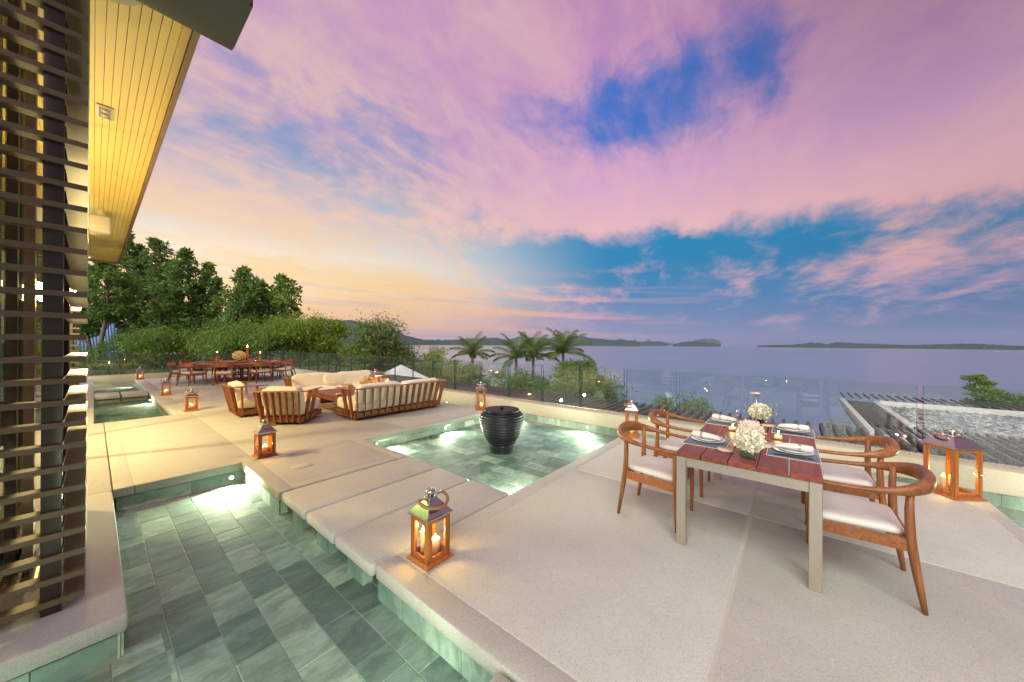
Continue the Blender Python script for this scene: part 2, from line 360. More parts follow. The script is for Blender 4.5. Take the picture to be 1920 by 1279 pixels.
# ------------------------------------------------------------------ geometry helpers
def linkobj(name, me, mats, parent=None, loc=None, rotz=0.0):
    o = bpy.data.objects.new(name, me); col.objects.link(o)
    if mats is not None and not me.materials:
        for mm in (mats if isinstance(mats, (list, tuple)) else [mats]): me.materials.append(MATS[mm])
    if parent is not None: o.parent = parent
    if loc is not None: o.location = loc
    if rotz: o.rotation_euler = (0, 0, rotz)
    return o
class MB:
    def __init__(s): s.v = []; s.f = []; s.mi = []; s.sm = []
    def add(s, vs, fs, mi=0, smooth=False):
        b = len(s.v); s.v += [tuple(p) for p in vs]
        for q in fs: s.f.append(tuple(i + b for i in q)); s.mi.append(mi); s.sm.append(smooth)
        return s
    def box(s, a, b, mi=0):
        x0, y0, z0 = a; x1, y1, z1 = b
        return s.add([(x0, y0, z0), (x1, y0, z0), (x1, y1, z0), (x0, y1, z0), (x0, y0, z1), (x1, y0, z1), (x1, y1, z1), (x0, y1, z1)],
                     [(0, 3, 2, 1), (4, 5, 6, 7), (0, 1, 5, 4), (1, 2, 6, 5), (2, 3, 7, 6), (3, 0, 4, 7)], mi)
    def cbox(s, a, b, c=.01, mi=0, seg=2):
        """box with all edges rounded: cross sections stacked in z"""
        x0, y0, z0 = a; x1, y1, z1 = b
        c = min(c, (x1 - x0) * .49, (y1 - y0) * .49, (z1 - z0) * .49)
        def ring(z, ins):
            r = max(c - ins, 1e-4); pts = []
            for (cx, cy_, a0) in ((x1 - c, y1 - c, 0), (x0 + c, y1 - c, 90), (x0 + c, y0 + c, 180), (x1 - c, y0 + c, 270)):
                for i in range(seg + 1):
                    t = R(a0 + 90 * i / seg); pts.append((cx + r * math.cos(t), cy_ + r * math.sin(t), z))
            return pts
        rings = []
        for i in range(seg + 1):
            t = R(90 * i / seg); rings.append(ring(z0 + c - c * math.cos(t), c - c * math.sin(t)))
        for i in range(seg + 1):
            t = R(90 * i / seg); rings.append(ring(z1 - c + c * math.sin(t), c - c * math.cos(t)))
        return s.rings(rings, mi, True, caps=True)
    def rings(s, rings, mi=0, smooth=True, caps=True, closed=True):
        n = len(rings[0]); vs = [p for r in rings for p in r]; fs = []
        for i in range(len(rings) - 1):
            for j in range(n if closed else n - 1):
                k2 = (j + 1) % n; fs.append((i * n + j, i * n + k2, (i + 1) * n + k2, (i + 1) * n + j))
        if caps:
            fs.append(tuple(range(n - 1, -1, -1))); fs.append(tuple((len(rings) - 1) * n + j for j in range(n)))
        return s.add(vs, fs, mi, smooth)
    def tube(s, pts, rad, n=8, mi=0, up=Vector((0, 0, 1)), smooth=True, caps=True):
        """rad: radius, list of radii, or list of (a, b) ellipse half axes"""
        pts = [Vector(p) for p in pts]; rr = []
        for i, p in enumerate(pts):
            t = (pts[min(i + 1, len(pts) - 1)] - pts[max(i - 1, 0)]).normalized()
            u = up
            if abs(t.dot(u)) > .95: u = Vector((1, 0, 0)) if abs(t.x) < .9 else Vector((0, 1, 0))
            sx = t.cross(u).normalized(); sy = sx.cross(t).normalized()
            q = rad[i] if isinstance(rad, (list, tuple)) else rad
            ra, rb = q if isinstance(q, (list, tuple)) else (q, q)
            rr.append([tuple(p + sx * ra * math.cos(2 * math.pi * j / n) + sy * rb * math.sin(2 * math.pi * j / n)) for j in range(n)])
        return s.rings(rr, mi, smooth, caps)
    def lathe(s, prof, c=(0, 0, 0), n=20, mi=0, smooth=True, caps=True):
        rr = [[(c[0] + r * math.cos(2 * math.pi * j / n), c[1] + r * math.sin(2 * math.pi * j / n), c[2] + z) for j in range(n)] for r, z in prof]
        return s.rings(rr, mi, smooth, caps)
    def bar(s, p0, p1, wa, wb, mi=0, up=Vector((0, 0, 1))):
        p0 = Vector(p0); p1 = Vector(p1); t = (p1 - p0).normalized()
        u = up if abs(t.dot(up)) < .95 else Vector((1, 0, 0))
        sx = t.cross(u).normalized() * wa / 2; sy = sx.cross(t).normalized() * wb / 2
        return s.rings([[tuple(p + sx * a + sy * b) for a, b in ((-1, -1), (1, -1), (1, 1), (-1, 1))] for p in (p0, p1)], mi, False)
    def mesh(s, name):
        me = bpy.data.meshes.new(name); me.from_pydata(s.v, [], s.f)
        me.polygons.foreach_set('material_index', s.mi); me.polygons.foreach_set('use_smooth', s.sm); me.update()
        return me
    def build(s, name, mats, parent=None, loc=None, rotz=0.0, sharp=None):
        me = s.mesh(name)
        if sharp: me.set_sharp_from_angle(angle=R(sharp))
        return linkobj(name, me, mats, parent, loc, rotz)
def tag(o, label=None, cat=None, group=None, kind=None):
    if label: o['label'] = label
    if cat: o['category'] = cat
    if group: o['group'] = group
    if kind: o['kind'] = kind
    return o
def empty(name, loc=(0, 0, 0), rotz=0.0):
    o = bpy.data.objects.new(name, None); col.objects.link(o); o.location = loc; o.rotation_euler = (0, 0, rotz); o.empty_display_size = .1
    return o
def copy_tree(o, parent=None):
    c = o.copy(); col.objects.link(c); c.parent = parent
    for ch in list(o.children): copy_tree(ch, c)
    return c
def part(name, mats, parent, fn, sharp=None):
    b = MB(); fn(b); return b.build(name, mats, parent, sharp=sharp)
def point_light(name, loc, energy, colr, radius=.03, parent=None):
    l = bpy.data.lights.new(name, 'POINT'); l.energy = energy; l.color = colr; l.shadow_soft_size = radius
    o = bpy.data.objects.new(name, l); col.objects.link(o); o.location = loc
    if parent is not None: o.parent = parent
    return o
def smooth_curve(pts, sub=6):
    pts = [Vector(p) for p in pts]; out = []
    for i in range(len(pts) - 1):
        p0 = pts[max(i - 1, 0)]; p1 = pts[i]; p2 = pts[i + 1]; p3 = pts[min(i + 2, len(pts) - 1)]
        for j in range(sub):
            t = j / sub
            out.append(.5 * ((2 * p1) + (p2 - p0) * t + (2 * p0 - 5 * p1 + 4 * p2 - p3) * t * t + (3 * p1 - p0 - 3 * p2 + p3) * t ** 3))
    out.append(pts[-1]); return out

# ------------------------------------------------------------------ real distances of far things from their bearing and dip
_F, _C, _S = 643.0, math.cos(R(AX)), math.sin(R(AX)); _CR, _SR = math.cos(R(.4)), math.sin(R(.4))
def at(x, y, d):
    """point seen at bearing/dip (x, y) of a 1920-wide level view, d metres ahead"""
    u, v = x - 960, y - 644; u, v = u * _CR + v * _SR, -u * _SR + v * _CR
    r = u / _F * d; return Vector((d * _C + r * _S, d * _S - r * _C, 1.62 - v / _F * d))
SEA = -20.0
# ------------------------------------------------------------------ sea
def sea_fn(b):
    xs = [-13500, -6000, -900, 20, 60, 200, 900, 6000, 13500]; vs = [(x, y, SEA) for x in xs for y in xs]; n = len(xs)
    b.add(vs, [(i * n + j, (i + 1) * n + j, (i + 1) * n + j + 1, i * n + j + 1) for i in range(n - 1) for j in range(n - 1)])
tag(part('sea', 'sea_water', None, sea_fn), kind='structure')
# ------------------------------------------------------------------ hillside the villa stands on
def ground_z(x, y):
    if x < 7.6 and y < 22.8: return -.75
    s = x - 9.5 - max(0.0, (y - 30) * .55)
    z = -.9 - .33 * max(0.0, s)
    if y > 22.8: z += min(.5, (y - 22.8) * .06)
    z += .35 * math.sin(x * .31 + y * .17) * min(1, max(0, s) / 6) + .25 * math.sin(x * .83 - y * .51) * min(1, max(0, s) / 6)
    return max(z, SEA - 2.5)
def ground_fn(b):
    xs = [-150, -90, -50, -25, -10, 0, 7.5] + [9 + 2.5 * i for i in range(30)] + [95, 130, 200]
    ys = [-160, -100, -60, -40, -25, -14, -7] + [3 * i for i in range(0, 28)] + [95, 120, 160, 220, 300, 420]
    vs = [(x, y, ground_z(x, y)) for x in xs for y in ys]; n = len(ys)
    b.add(vs, [(i * n + j, (i + 1) * n + j, (i + 1) * n + j + 1, i * n + j + 1) for i in range(len(xs) - 1) for j in range(n - 1)], 0, True)
tag(part('ground', 'hillside_ground', None, ground_fn), kind='structure')
# ------------------------------------------------------------------ far coast and islands (ridge profile, near shore distance, far shore distance)
def island(name, prof, d0, d1, depth, rough=.12, mat='island_forest', step=5, seed=1):
    rng = random.Random(seed); xs = []; x = prof[0][0]
    while x < prof[-1][0]: xs.append(x); x += step
    xs.append(prof[-1][0]); rows = []
    for x in xs:
        for (xa, ya), (xb, yb) in zip(prof, prof[1:]):
            if xa <= x <= xb: break
        t = (x - xa) / max(1e-6, xb - xa); y = ya + (yb - ya) * t; tt = (x - prof[0][0]) / (prof[-1][0] - prof[0][0])
        d = d0 + (d1 - d0) * tt
        top = at(x, y, d + depth * .5).z - SEA; top = max(top, .5) * (1 + rng.uniform(-rough, rough))
        row = []
        for k, (q, hh) in enumerate(((0, -.05), (.06, .14), (.16, .36), (.3, .66), (.42, .9), (.5, 1.0), (.66, .75), (.84, .4), (1, -.05))):
            p = at(x, 644, d + depth * q); row.append((p.x, p.y, SEA + top * (hh + (rng.uniform(-.08, .08) if 0 < k < 8 and k != 5 else 0)) - (2 if k in (0, 8) else 0)))
        rows.append(row)
    b = MB(); b.rings(rows, 0, True, caps=False, closed=False)
    return tag(b.build(name, mat), kind='structure')
island('coast_hill', [(440, 626), (520, 612), (590, 602), (640, 600), (672, 602), (705, 612), (735, 617), (760, 629), (790, 636), (812, 640)], 2600, 3200, 900, .03, seed=2)
island('coast_strip', [(742, 640), (800, 637), (880, 638), (960, 637), (1040, 636), (1120, 637), (1185, 639), (1200, 642)], 3600, 4200, 260, .10, step=3, seed=3)
island('island_hills', [(858, 641), (884, 634), (905, 635), (930, 633), (950, 638), (972, 632), (992, 638), (1008, 633), (1024, 638), (1046, 633), (1062, 634), (1078, 630), (1090, 629), (1108, 634), (1128, 635), (1150, 639), (1164, 635), (1180, 641), (1204, 643)], 5600, 5600, 1500, .03, step=3, seed=4)
island('far_hills', [(800, 640), (850, 637), (905, 633), (960, 637), (1004, 633), (1050, 636), (1100, 634), (1160, 640)], 9500, 9500, 1800, .03, seed=5)
island('karst_rocks', [(1178, 642), (1184, 640), (1190, 636), (1196, 641), (1208, 640), (1218, 636), (1224, 641), (1236, 639), (1246, 641), (1262, 644)], 9500, 9500, 600, .02, step=2, seed=6)
island('karst_island', [(1296, 643), (1304, 637), (1312, 637), (1320, 634), (1327, 636), (1334, 634), (1342, 637), (1348, 639), (1352, 644)], 8600, 8600, 500, .02, step=2, seed=7)
island('low_island', [(1262, 645), (1280, 641.5), (1300, 640), (1325, 642), (1352, 646)], 4200, 4200, 220, .06, step=3, seed=8)
island('low_island', [(1196, 644), (1215, 641), (1240, 641.5), (1253, 645)], 5200, 5200, 200, .06, step=3, seed=9)
island('right_island', [(1420, 648), (1450, 647), (1480, 646.5), (1500, 645), (1520, 642.5), (1538, 643), (1550, 646), (1566, 642), (1582, 641.5), (1610, 644.5), (1650, 646.5), (1700, 647), (1740, 646), (1800, 644.5), (1840, 645), (1900, 648), (1960, 650), (2100, 652)], 3700, 2050, 190, .08, step=3, seed=10)
island('far_hills', [(1590, 647), (1615, 643.5), (1640, 644), (1680, 646), (1720, 648)], 6500, 6500, 600, .03, step=4, seed=12)

# ------------------------------------------------------------------ the air between here and the islands
def mk_haze():
    m, t, o = newmat('air'); v = t.n.new('ShaderNodeVolumePrincipled'); v.inputs['Color'].default_value = (.62, .72, 1.0, 1); v.inputs['Density'].default_value = HAZE; v.inputs['Anisotropy'].default_value = .0
    t.l.new(v.outputs[0], o.inputs['Volume'])
HAZE = 5e-5
mk_haze()
tag(part('haze', 'air', None, lambda b: b.box((-14000, -14000, -24), (14000, 14000, 330))), 'thin bluish sea haze over the bay', 'haze', kind='stuff')
# ------------------------------------------------------------------ terrace: slabs of cast stone with open or filled joints, over shallow slate pools
terrace = empty('terrace'); tag(terrace, kind='structure')
TH = .10
def slab(x0, y0, x1, y1, name='stone_slab', r=.012, z1=0.0, th=TH):
    b = MB(); b.cbox((0, 0, -th), (x1 - x0, y1 - y0, 0), r, 0, 2)
    return b.build(name, 'terrace_stone', terrace, (x0, y0, z1), sharp=40)
J = .004
# near deck, with its edging strips
ND = (1.31, -1.60, 6.12, 2.34); BW = .17
slab(ND[0], ND[1], ND[0] + BW, ND[3] - .0)                         # strip along the pool
slab(ND[0] + BW + J, ND[3] - BW, ND[2], ND[3])                     # strip towards the middle pool
slab(ND[0] + BW + J, ND[1], ND[2], ND[1] + .12)                    # strip on the far right side
xa, xm, xb = ND[0] + BW + J, 3.965, ND[2]
slab(xa, .307, xm - J, ND[3] - BW - J); slab(xm, .307, xb, ND[3] - BW - J)
slab(xa, ND[1] + .12 + J, xm - J, .293); slab(xm, ND[1] + .12 + J, xb, .293)
# main deck
slab(1.27, 4.27, 1.27 + .15, 5.70)
slab(1.27 + .15 + J, 4.27, 2.88 - .15 - J, 4.42); slab(2.88 - .15, 4.27, 2.88, 5.70 - .15 - J)
slab(1.424, 4.424, 2.726, 5.70 - .15 - J)
slab(2.88 - .15, 5.70 - .15, 6.10, 5.70)
slab(1.424, 5.554, 2.726, 5.70)
MX = [1.42, 3.8, 6.10]; MY = [5.704, 7.9, 10.52, 13.2, 16.0, 18.8, 21.45]
for i in range(2):
    for j in range(6): slab(MX[i], MY[j], MX[i + 1] - J, MY[j + 1] - J)
for j, (ya, yb) in enumerate(zip(MY[2:], MY[3:])): slab(1.12, ya, 1.42 - J, yb - J)
slab(.146, 5.70, .30, 10.51); slab(.304, 5.70, 1.416, 7.9 - J); slab(.304, 7.9, 1.416, 10.51)
part('access_plate', 'terrace_stone', terrace, lambda b: b.cbox((1.62, 4.86, -.002), (1.86, 5.02, .003), .002, 0, 1))
# house ledge
LY = [3.04, 5.69, 10.51, 15.4, 22.0]
for i in range(4): slab(-6, LY[i], .14 if i < 2 else .02, LY[i + 1] - J, r=.02)
# stepping slabs
for (x0, y0, x1, y1) in ((1.285, 2.362, 2.872, 2.965), (1.285, 2.985, 2.872, 3.575), (1.285, 3.595, 2.872, 4.25), (-2.2, .50, 1.29, 1.13), (-2.2, -.30, 1.29, .47)):
    slab(x0, y0, x1, y1, 'stepping_slab', .03)
slab(.03, 15.55, .52, 16.5, 'stepping_slab', .02); slab(.56, 15.55, 1.10, 16.5, 'stepping_slab', .02)
# bed under the joints
def bed_fn(b):
    for q in ((1.34, -1.57, 6.09, 2.31), (1.30, 4.30, 2.85, 5.67), (1.45, 5.67, 6.07, 21.4), (.17, 5.73, 1.45, 10.48), (1.15, 10.5, 1.45, 21.4), (-6, 3.07, .11, 10.5), (-6, 10.5, -.01, 21.9)):
        b.box((q[0], q[1], -.262), (q[2], q[3], -.0045))
tag(part('terrace_bed', 'joint_filler', terrace, bed_fn))
# ------------------------------------------------------------------ pools: basin, slate tiles, water
basin = part('pool_basin', 'grout', None, lambda b: b.box((-6.2, -4.2, -.40), (6.80, 22.0, -.259))); tag(basin, kind='structure')
TW, TL = .215, .43
tile_me = MB(); tile_me.cbox((.003, .003, -.012), (TW - .003, TL - .003, 0), .002, 0, 1); tile_me = tile_me.mesh('slate_tile'); tile_me.materials.append(MATS['slate_tile']); tile_me.set_sharp_from_angle(angle=R(25))
tile_hm = MB(); tile_hm.cbox((.003, .003, -.012), (TW - .003, TL / 2 - .003, 0), .002, 0, 1); tile_hm = tile_hm.mesh('slate_tile_half'); tile_hm.materials.append(MATS['slate_tile']); tile_hm.set_sharp_from_angle(angle=R(25))
def tiles(x0, y0, x1, y1, skip=None):
    nx = int(math.ceil((x1 - x0) / TW))
    for i in range(nx):
        y = y0 + (-.215 if i % 2 else 0) - random.choice((0, 0, .1075))
        while y < y1:
            x = x0 + i * TW
            hidden = skip and skip(x + TW / 2, y + TL / 2)
            if not hidden:
                if random.random() < .16:
                    linkobj('slate_tile', tile_hm, None, basin, (x, y, -.256 + random.uniform(-.001, .001)))
                    linkobj('slate_tile', tile_hm, None, basin, (x, y + TL / 2, -.256 + random.uniform(-.001, .001)))
                else:
                    linkobj('slate_tile', tile_me, None, basin, (x, y, -.256 + random.uniform(-.001, .001)))
            y += TL
tiles(.10, 1.2, 1.36, 5.62)                       # near pool
tiles(-1.0, 1.2, .10, 2.95)
tiles(1.39, 2.36, 2.88, 4.10, lambda x, y: x > 1.9)
tiles(2.90, 2.36, 6.74, 5.55)                     # middle pool
tiles(.05, 10.6, 1.1, 15.4, lambda x, y: y > 13.5)
def moat_tiles_fn(b):
    rng = random.Random(3)
    for (x0, y0, x1, y1) in ((2.6, -4.1, 6.1, -1.62), (6.1, -4.1, 6.75, 2.34), (6.1, 5.7, 6.75, 21.9), (1.12, 21.47, 6.1, 21.9), (.02, 16.5, 1.1, 21.9)):
        x = x0; i = 0
        while x < x1 - .05:
            y = y0 - (.2 if i % 2 else 0)
            while y < y1:
                b.box((x + .003, max(y, y0) + .003, -.264), (min(x + TW, x1) - .003, min(y + TL, y1) - .003, -.256 + rng.uniform(0, .001))); y += TL
            x += TW; i += 1
tag(part('moat_tiling', 'slate_tile', basin, moat_tiles_fn), kind='stuff')
# slate facing below the slab edges
wall_y = MB(); wall_y.cbox((-.012, .002, 0), (0, .298, .152), .002, 0, 1); wall_y = wall_y.mesh('facing_tile_a'); wall_y.materials.append(MATS['slate_tile']); wall_y.set_sharp_from_angle(angle=R(25))
wall_x = MB(); wall_x.cbox((.002, -.012, 0), (.298, 0, .152), .002, 0, 1); wall_x = wall_x.mesh('facing_tile_b'); wall_x.materials.append(MATS['slate_tile']); wall_x.set_sharp_from_angle(angle=R(25))
def facing(me, x0, y0, n, sx, sy, flip=False):
    for i in range(n):
        o = linkobj('facing_tile', me, None, basin, (x0 + sx * .3 * i, y0 + sy * .3 * i, -.256))
        if flip: o.rotation_euler = (0, 0, math.pi)
facing(wall_y, 1.338, 1.14, 4, 0, 1)              # near deck, pool side
facing(wall_y, 1.298, 4.30, 5, 0, 1)              # main deck, pool side
facing(wall_x, .17, 5.728, 4, 1, 0)               # main deck, end of near pool
facing(wall_x, -1.4, 3.068, 5, 1, 0)              # ledge front
facing(wall_y, .112, 3.37, 8, 0, 1, True)         # ledge, pool side
facing(wall_x, 2.88, 5.668 + .012, 11, 1, 0)      # main deck towards middle pool
facing(wall_x, 3.2, 2.314, 10, 1, 0, True)
facing(wall_y, 1.148, 10.55, 16, 0, 1)
facing(wall_y, 6.752, 2.0, 14, 0, 1); facing(wall_y, 6.752, -2.2, 14, 0, 1)
# stub walls carrying the stepping slabs
def stub(x0, y0, x1, y1): return part('slab_support', 'slate_tile', basin, lambda b: b.cbox((x0, y0, -.262), (x1, y1, -.101), .003))
for y in (2.55, 3.15, 3.78): stub(1.325, y, 2.82, y + .26)
stub(-2.0, .70, 1.20, .95); stub(.1, 15.7, 1.05, 16.3)
# water sheet
def water_fn(b):
    for (x0, y0, x1, y1) in ((.11, -4.1, 1.34, 5.72), (-6, -4.1, .11, 3.06), (1.34, 2.32, 2.88, 4.29), (2.88, 2.32, 6.10, 5.69), (6.10, -4.1, 6.76, 21.92), (1.34, -4.1, 6.10, -1.58), (-.01, 10.5, 1.14, 21.92), (1.14, 21.42, 6.10, 21.92)):
        b.add([(x0, y0, -.112), (x1, y0, -.112), (x1, y1, -.112), (x0, y1, -.112)], [(0, 1, 2, 3)])
tag(part('pool_water', 'pool_water', None, water_fn), kind='structure')
# underwater lamps
def pool_lamp(x, y, ang, e, where, spread=150):
    """lamp set in a pool wall just below the water, shining into the pool along bearing ang"""
    o = empty('pool_lamp', (x, y, -.165), R(ang)); tag(o, 'small round underwater lamp ' + where, 'lamp', 'underwater pool lamps')
    part('lamp_rim', 'aluminium', o, lambda b: b.tube([(0, 0, 0), (.012, 0, 0)], .036, 14))
    part('lamp_lens', 'pool_lamp', o, lambda b: b.tube([(.0125, 0, 0), (.016, 0, 0)], .026, 14))
    l = bpy.data.lights.new('pool_lamp_light', 'SPOT'); l.energy = e * 2.0; l.color = (1, .95, .68); l.shadow_soft_size = .04; l.spot_size = R(spread); l.spot_blend = .8
    lo = bpy.data.objects.new('pool_lamp_light', l); col.objects.link(lo); lo.parent = o; lo.location = (.06, 0, .01); lo.rotation_euler = (R(90 - 6), 0, R(-90))
pool_lamp(1.16, 5.70, -105, 85, 'in the corner of the near pool by the main deck')
pool_lamp(.85, .96, 105, 34, 'under the stepping slab at the near pool wall')
pool_lamp(-.35, 3.05, -90, 40, 'under the ledge below the louvre screen')
pool_lamp(3.15, 5.65, -70, 95, 'in the corner of the middle pool near the sofa')
pool_lamp(4.7, 5.66, -90, 60, 'added as fill in the middle pool wall below the long sofa')  # extra lamp added to brighten the middle pool
pool_lamp(3.2, 2.34, 80, 75, 'in the corner of the middle pool at the stepping slabs')
pool_lamp(5.85, 2.34, 110, 85, 'in the corner of the middle pool by the tall lantern')
for y, e in ((-2.6, 18), (.6, 16), (3.4, 75), (5.2, 60), (8.0, 35), (12.0, 35), (16.0, 35), (20.0, 35)): pool_lamp(6.735, y, 180, e, 'in the narrow channel along the glass fence')
pool_lamp(5.55, -1.63, -75, 60, 'under the deck edge beyond the big wooden lantern')
pool_lamp(1.1, 15.0, -120, 30, 'beside the pale stepping pads of the far pool'); pool_lamp(1.08, 20.6, 180, 50, 'at the far end of the far pool'); pool_lamp(4.0, 21.9, -90, 20, 'in the channel behind the round table')

# ------------------------------------------------------------------ parapets and frameless glass fences
def parapet(a, b_, label):
    o = part('parapet', 'parapet_stone', None, lambda b: b.cbox(a, b_, .02), sharp=40); tag(o, label, 'wall')
parapet((6.765, -4.2, -.5), (7.16, 21.93, .165), 'low pale stone parapet under the glass fence facing the sea')
parapet((-3.0, 21.94, -.5), (7.16, 22.30, .165), 'low pale stone parapet under the glass fence facing the trees')
FJ = [-3.38, -2.34, -1.32, -.34, .66, 1.67, 2.68, 3.71, 4.76, 5.82, 6.88, 7.96, 9.04, 10.14, 11.24, 12.33, 13.44, 14.57, 15.69, 16.81, 17.96, 19.16, 20.3, 21.4, 22.05]
def pane(fence, p0, p1, ax, gap=.027):
    b = MB(); L = p1 - p0 - gap * 2; t = .026
    if ax == 'y': vs = [(-t / 2, 0, 0), (t / 2, 0, 0), (t / 2, L, 0), (-t / 2, L, 0)]
    else: vs = [(0, -t / 2, 0), (L, -t / 2, 0), (L, t / 2, 0), (0, t / 2, 0)]
    vs = vs + [(x, y, .96) for x, y, z in vs]
    if ax == 'y': fs, mi = [(0, 3, 2, 1), (4, 5, 6, 7), (0, 1, 5, 4), (1, 2, 6, 5), (2, 3, 7, 6), (3, 0, 4, 7)], [1, 1, 1, 0, 1, 0]
    else: fs, mi = [(0, 3, 2, 1), (4, 5, 6, 7), (0, 1, 5, 4), (1, 2, 6, 5), (2, 3, 7, 6), (3, 0, 4, 7)], [1, 1, 0, 1, 0, 1]
    for q, k2 in zip(fs, mi): b.add([vs[i] for i in q], [(0, 1, 2, 3)], k2)
    return b.build('glass_panel', ['fence_glass', 'glass_edge'], fence, (7.0, p0 + gap, .14) if ax == 'y' else (p0 + gap, 22.1, .14))
f1 = empty('glass_fence', (0, 0, 0)); tag(f1, 'frameless glass fence of many clear panels along the sea side of the terrace', 'fence')
for a, b_ in zip(FJ, FJ[1:]): pane(f1, a, b_, 'y')
part('base_channel', 'aluminium', f1, lambda b: (b.box((6.968, -3.5, .166), (6.986, 22.05, .196)), b.box((7.014, -3.5, .166), (7.032, 22.05, .196))))
f2 = empty('glass_fence', (0, 0, 0)); tag(f2, 'frameless glass fence in front of the tall trees behind the round table', 'fence')
for i in range(9): pane(f2, -2.4 + 1.045 * i, -2.4 + 1.045 * (i + 1), 'x')
part('base_channel', 'aluminium', f2, lambda b: (b.box((-2.5, 22.068, .166), (6.95, 22.086, .19)), b.box((-2.5, 22.114, .166), (6.95, 22.132, .19))))

# ------------------------------------------------------------------ the villa: louvre screens, sliding doors, soffit, awning box
villa = empty('villa', (0, 0, 0)); tag(villa, 'villa with brown louvre screens, sliding doors and yellow lit timber soffit', 'house')
def louvre(o, xe, y0, y1, ztop, z0, xl=-6.0, n=None):
    pitch = .1305; n = int((ztop - z0) / pitch)
    bm_ = MB(); w_, t_ = .085, .032
    # one blade: along the front then returning along the side, mitred at the corner
    p = [(xl, 0), (xe, 0), (xe, y1 - y0), (xe - w_, y1 - y0), (xe - w_, w_), (xl, w_)]
    vs = [(x, y, 0) for x, y in p] + [(x, y, t_) for x, y in p]
    fs = [(0, 5, 4, 1), (1, 4, 3, 2), (6, 7, 10, 11), (7, 8, 9, 10)] + [(i, (i + 1) % 6, (i + 1) % 6 + 6, i + 6) for i in range(6)]
    bm_.add(vs, fs); me = bm_.mesh('louvre_blade'); me.materials.append(MATS['louvre_bronze'])
    for i in range(n): linkobj('louvre_blade', me, None, o, (0, y0, z0 + i * pitch))
    part('louvre_post', 'post_bronze', o, lambda b: b.cbox((xe - .165, y0 + .018, 0.001), (xe - .088, y0 + .085 - .02, ztop + .02), .004))
    part('louvre_post', 'post_bronze', o, lambda b: b.cbox((xe - .16, y1 - .09, 0.001), (xe - .09, y1 - .02, ztop + .02), .004))
    part('louvre_post', 'post_bronze', o, lambda b: b.cbox((xe - 1.5, y0 + .090, 0.001), (xe - 1.42, y0 + .165, ztop + .02), .004))
s1 = empty('louvre_screen', (0, 0, 0)); tag(s1, 'big brown slatted louvre screen wrapping the house corner', 'screen')
louvre(s1, -.025, 3.36, 4.38, 4.55, .055)
s2 = empty('louvre_screen', (0, 0, 0)); tag(s2, 'small distant louvre screen at the far end of the house', 'screen')
louvre(s2, -.20, 12.75, 13.7, 3.50, .055, xl=-.5)
# sliding door leaves stacked behind the screen, their floor tracks, end pier and glazed far wall
def door(x, y0, y1, mat='window_frame'):
    d = part('sliding_door', mat, villa, lambda b: (b.box((x, y0, .03), (x + .045, y0 + .09, 4.5)), b.box((x, y1 - .09, .03), (x + .045, y1, 4.5)), b.box((x, y0 + .09, .03), (x + .045, y1 - .09, .12)), b.box((x, y0 + .09, 4.4), (x + .045, y1 - .09, 4.5))))
    part('door_glass', 'window_glass', d, lambda b: b.box((x + .018, y0 + .09, .12), (x + .027, y1 - .09, 4.4)))
    part('door_handle', 'dark_frame', d, lambda b: b.box((x - .02, y0 + .03, .9), (x - .001, y0 + .06, 1.2)))
for i, x in enumerate((-.30, -.375, -.45)): door(x, 4.05 + .06 * i, 5.5 + .06 * i, ('window_frame', 'dark_frame', 'window_frame')[i])
for x in (-.315, -.285, -.245, -.36, -.395, -.43, -.47):
    part('door_track', 'aluminium', villa, lambda b, x=x: b.box((x, 3.80, .0005), (x + .014, 12.5, .016)))
part('room_wall', 'wall_render', villa, lambda b: (b.box((-6, 3.62, .003), (-.55, 3.74, 4.56)), b.box((-6.1, 3.75, .003), (-5.98, 12.6, 4.56))))
part('room_pier', 'orange_wall', villa, lambda b: b.cbox((-.80, 12.45, .003), (-.60, 12.7, 4.56), .006))
part('far_window_frame', 'window_frame', villa, lambda b: (b.box((-3.2, 12.5, .003), (-3.1, 12.6, 4.5)), b.box((-2.05, 12.5, .003), (-1.95, 12.6, 4.5)), b.box((-1.02, 12.5, .003), (-.95, 12.6, 4.5))))
part('far_window_glass', 'window_glass', villa, lambda b: (b.box((-1.95, 12.54, .01), (-1.03, 12.55, 4.5)), b.box((-3.1, 12.54, .01), (-2.06, 12.55, 4.5))))
part('curtain', 'curtain', villa, lambda b: b.rings([[(-.62 - .04 * math.sin(i * 1.3), 4.1 + i * .03, z) for i in range(40)] for z in (.05, 1.2, 2.4, 3.4)], 0, True, caps=False, closed=False))
# soffit: narrow planks running along the house
SZ = 4.60; NPL = 24; PX0, PW = -.98, .0655
pl = MB(); pl.cbox((0, 0, 0), (PW - .004, 17.4, .018), .002, 0, 1); plm = pl.mesh('soffit_plank'); plm.materials.append(MATS['soffit_paint']); plm.set_sharp_from_angle(angle=R(30))
PXE = PX0 + NPL * PW
roof = part('roof', 'fascia_brown', villa, lambda b: b.box((-6.5, 2.40, SZ + .025), (PXE + .05, 20.0, SZ + .25)))
for i in range(NPL): linkobj('soffit_plank', plm, None, roof, (PX0 + i * PW, 2.5, SZ))
part('fascia', 'fascia_brown', roof, lambda b: b.box((PXE + .002, 2.45, SZ - .05), (PXE + .046, 19.98, SZ + .024)))
part('end_board', 'fascia_brown', roof, lambda b: b.box((-6.4, 19.92, SZ - .07), (PXE, 19.97, SZ + .024)))
part('room_ceiling', 'soffit_paint', villa, lambda b: b.box((-6, 3.75, SZ - .015), (PX0 - .003, 19.8, SZ + .022)))
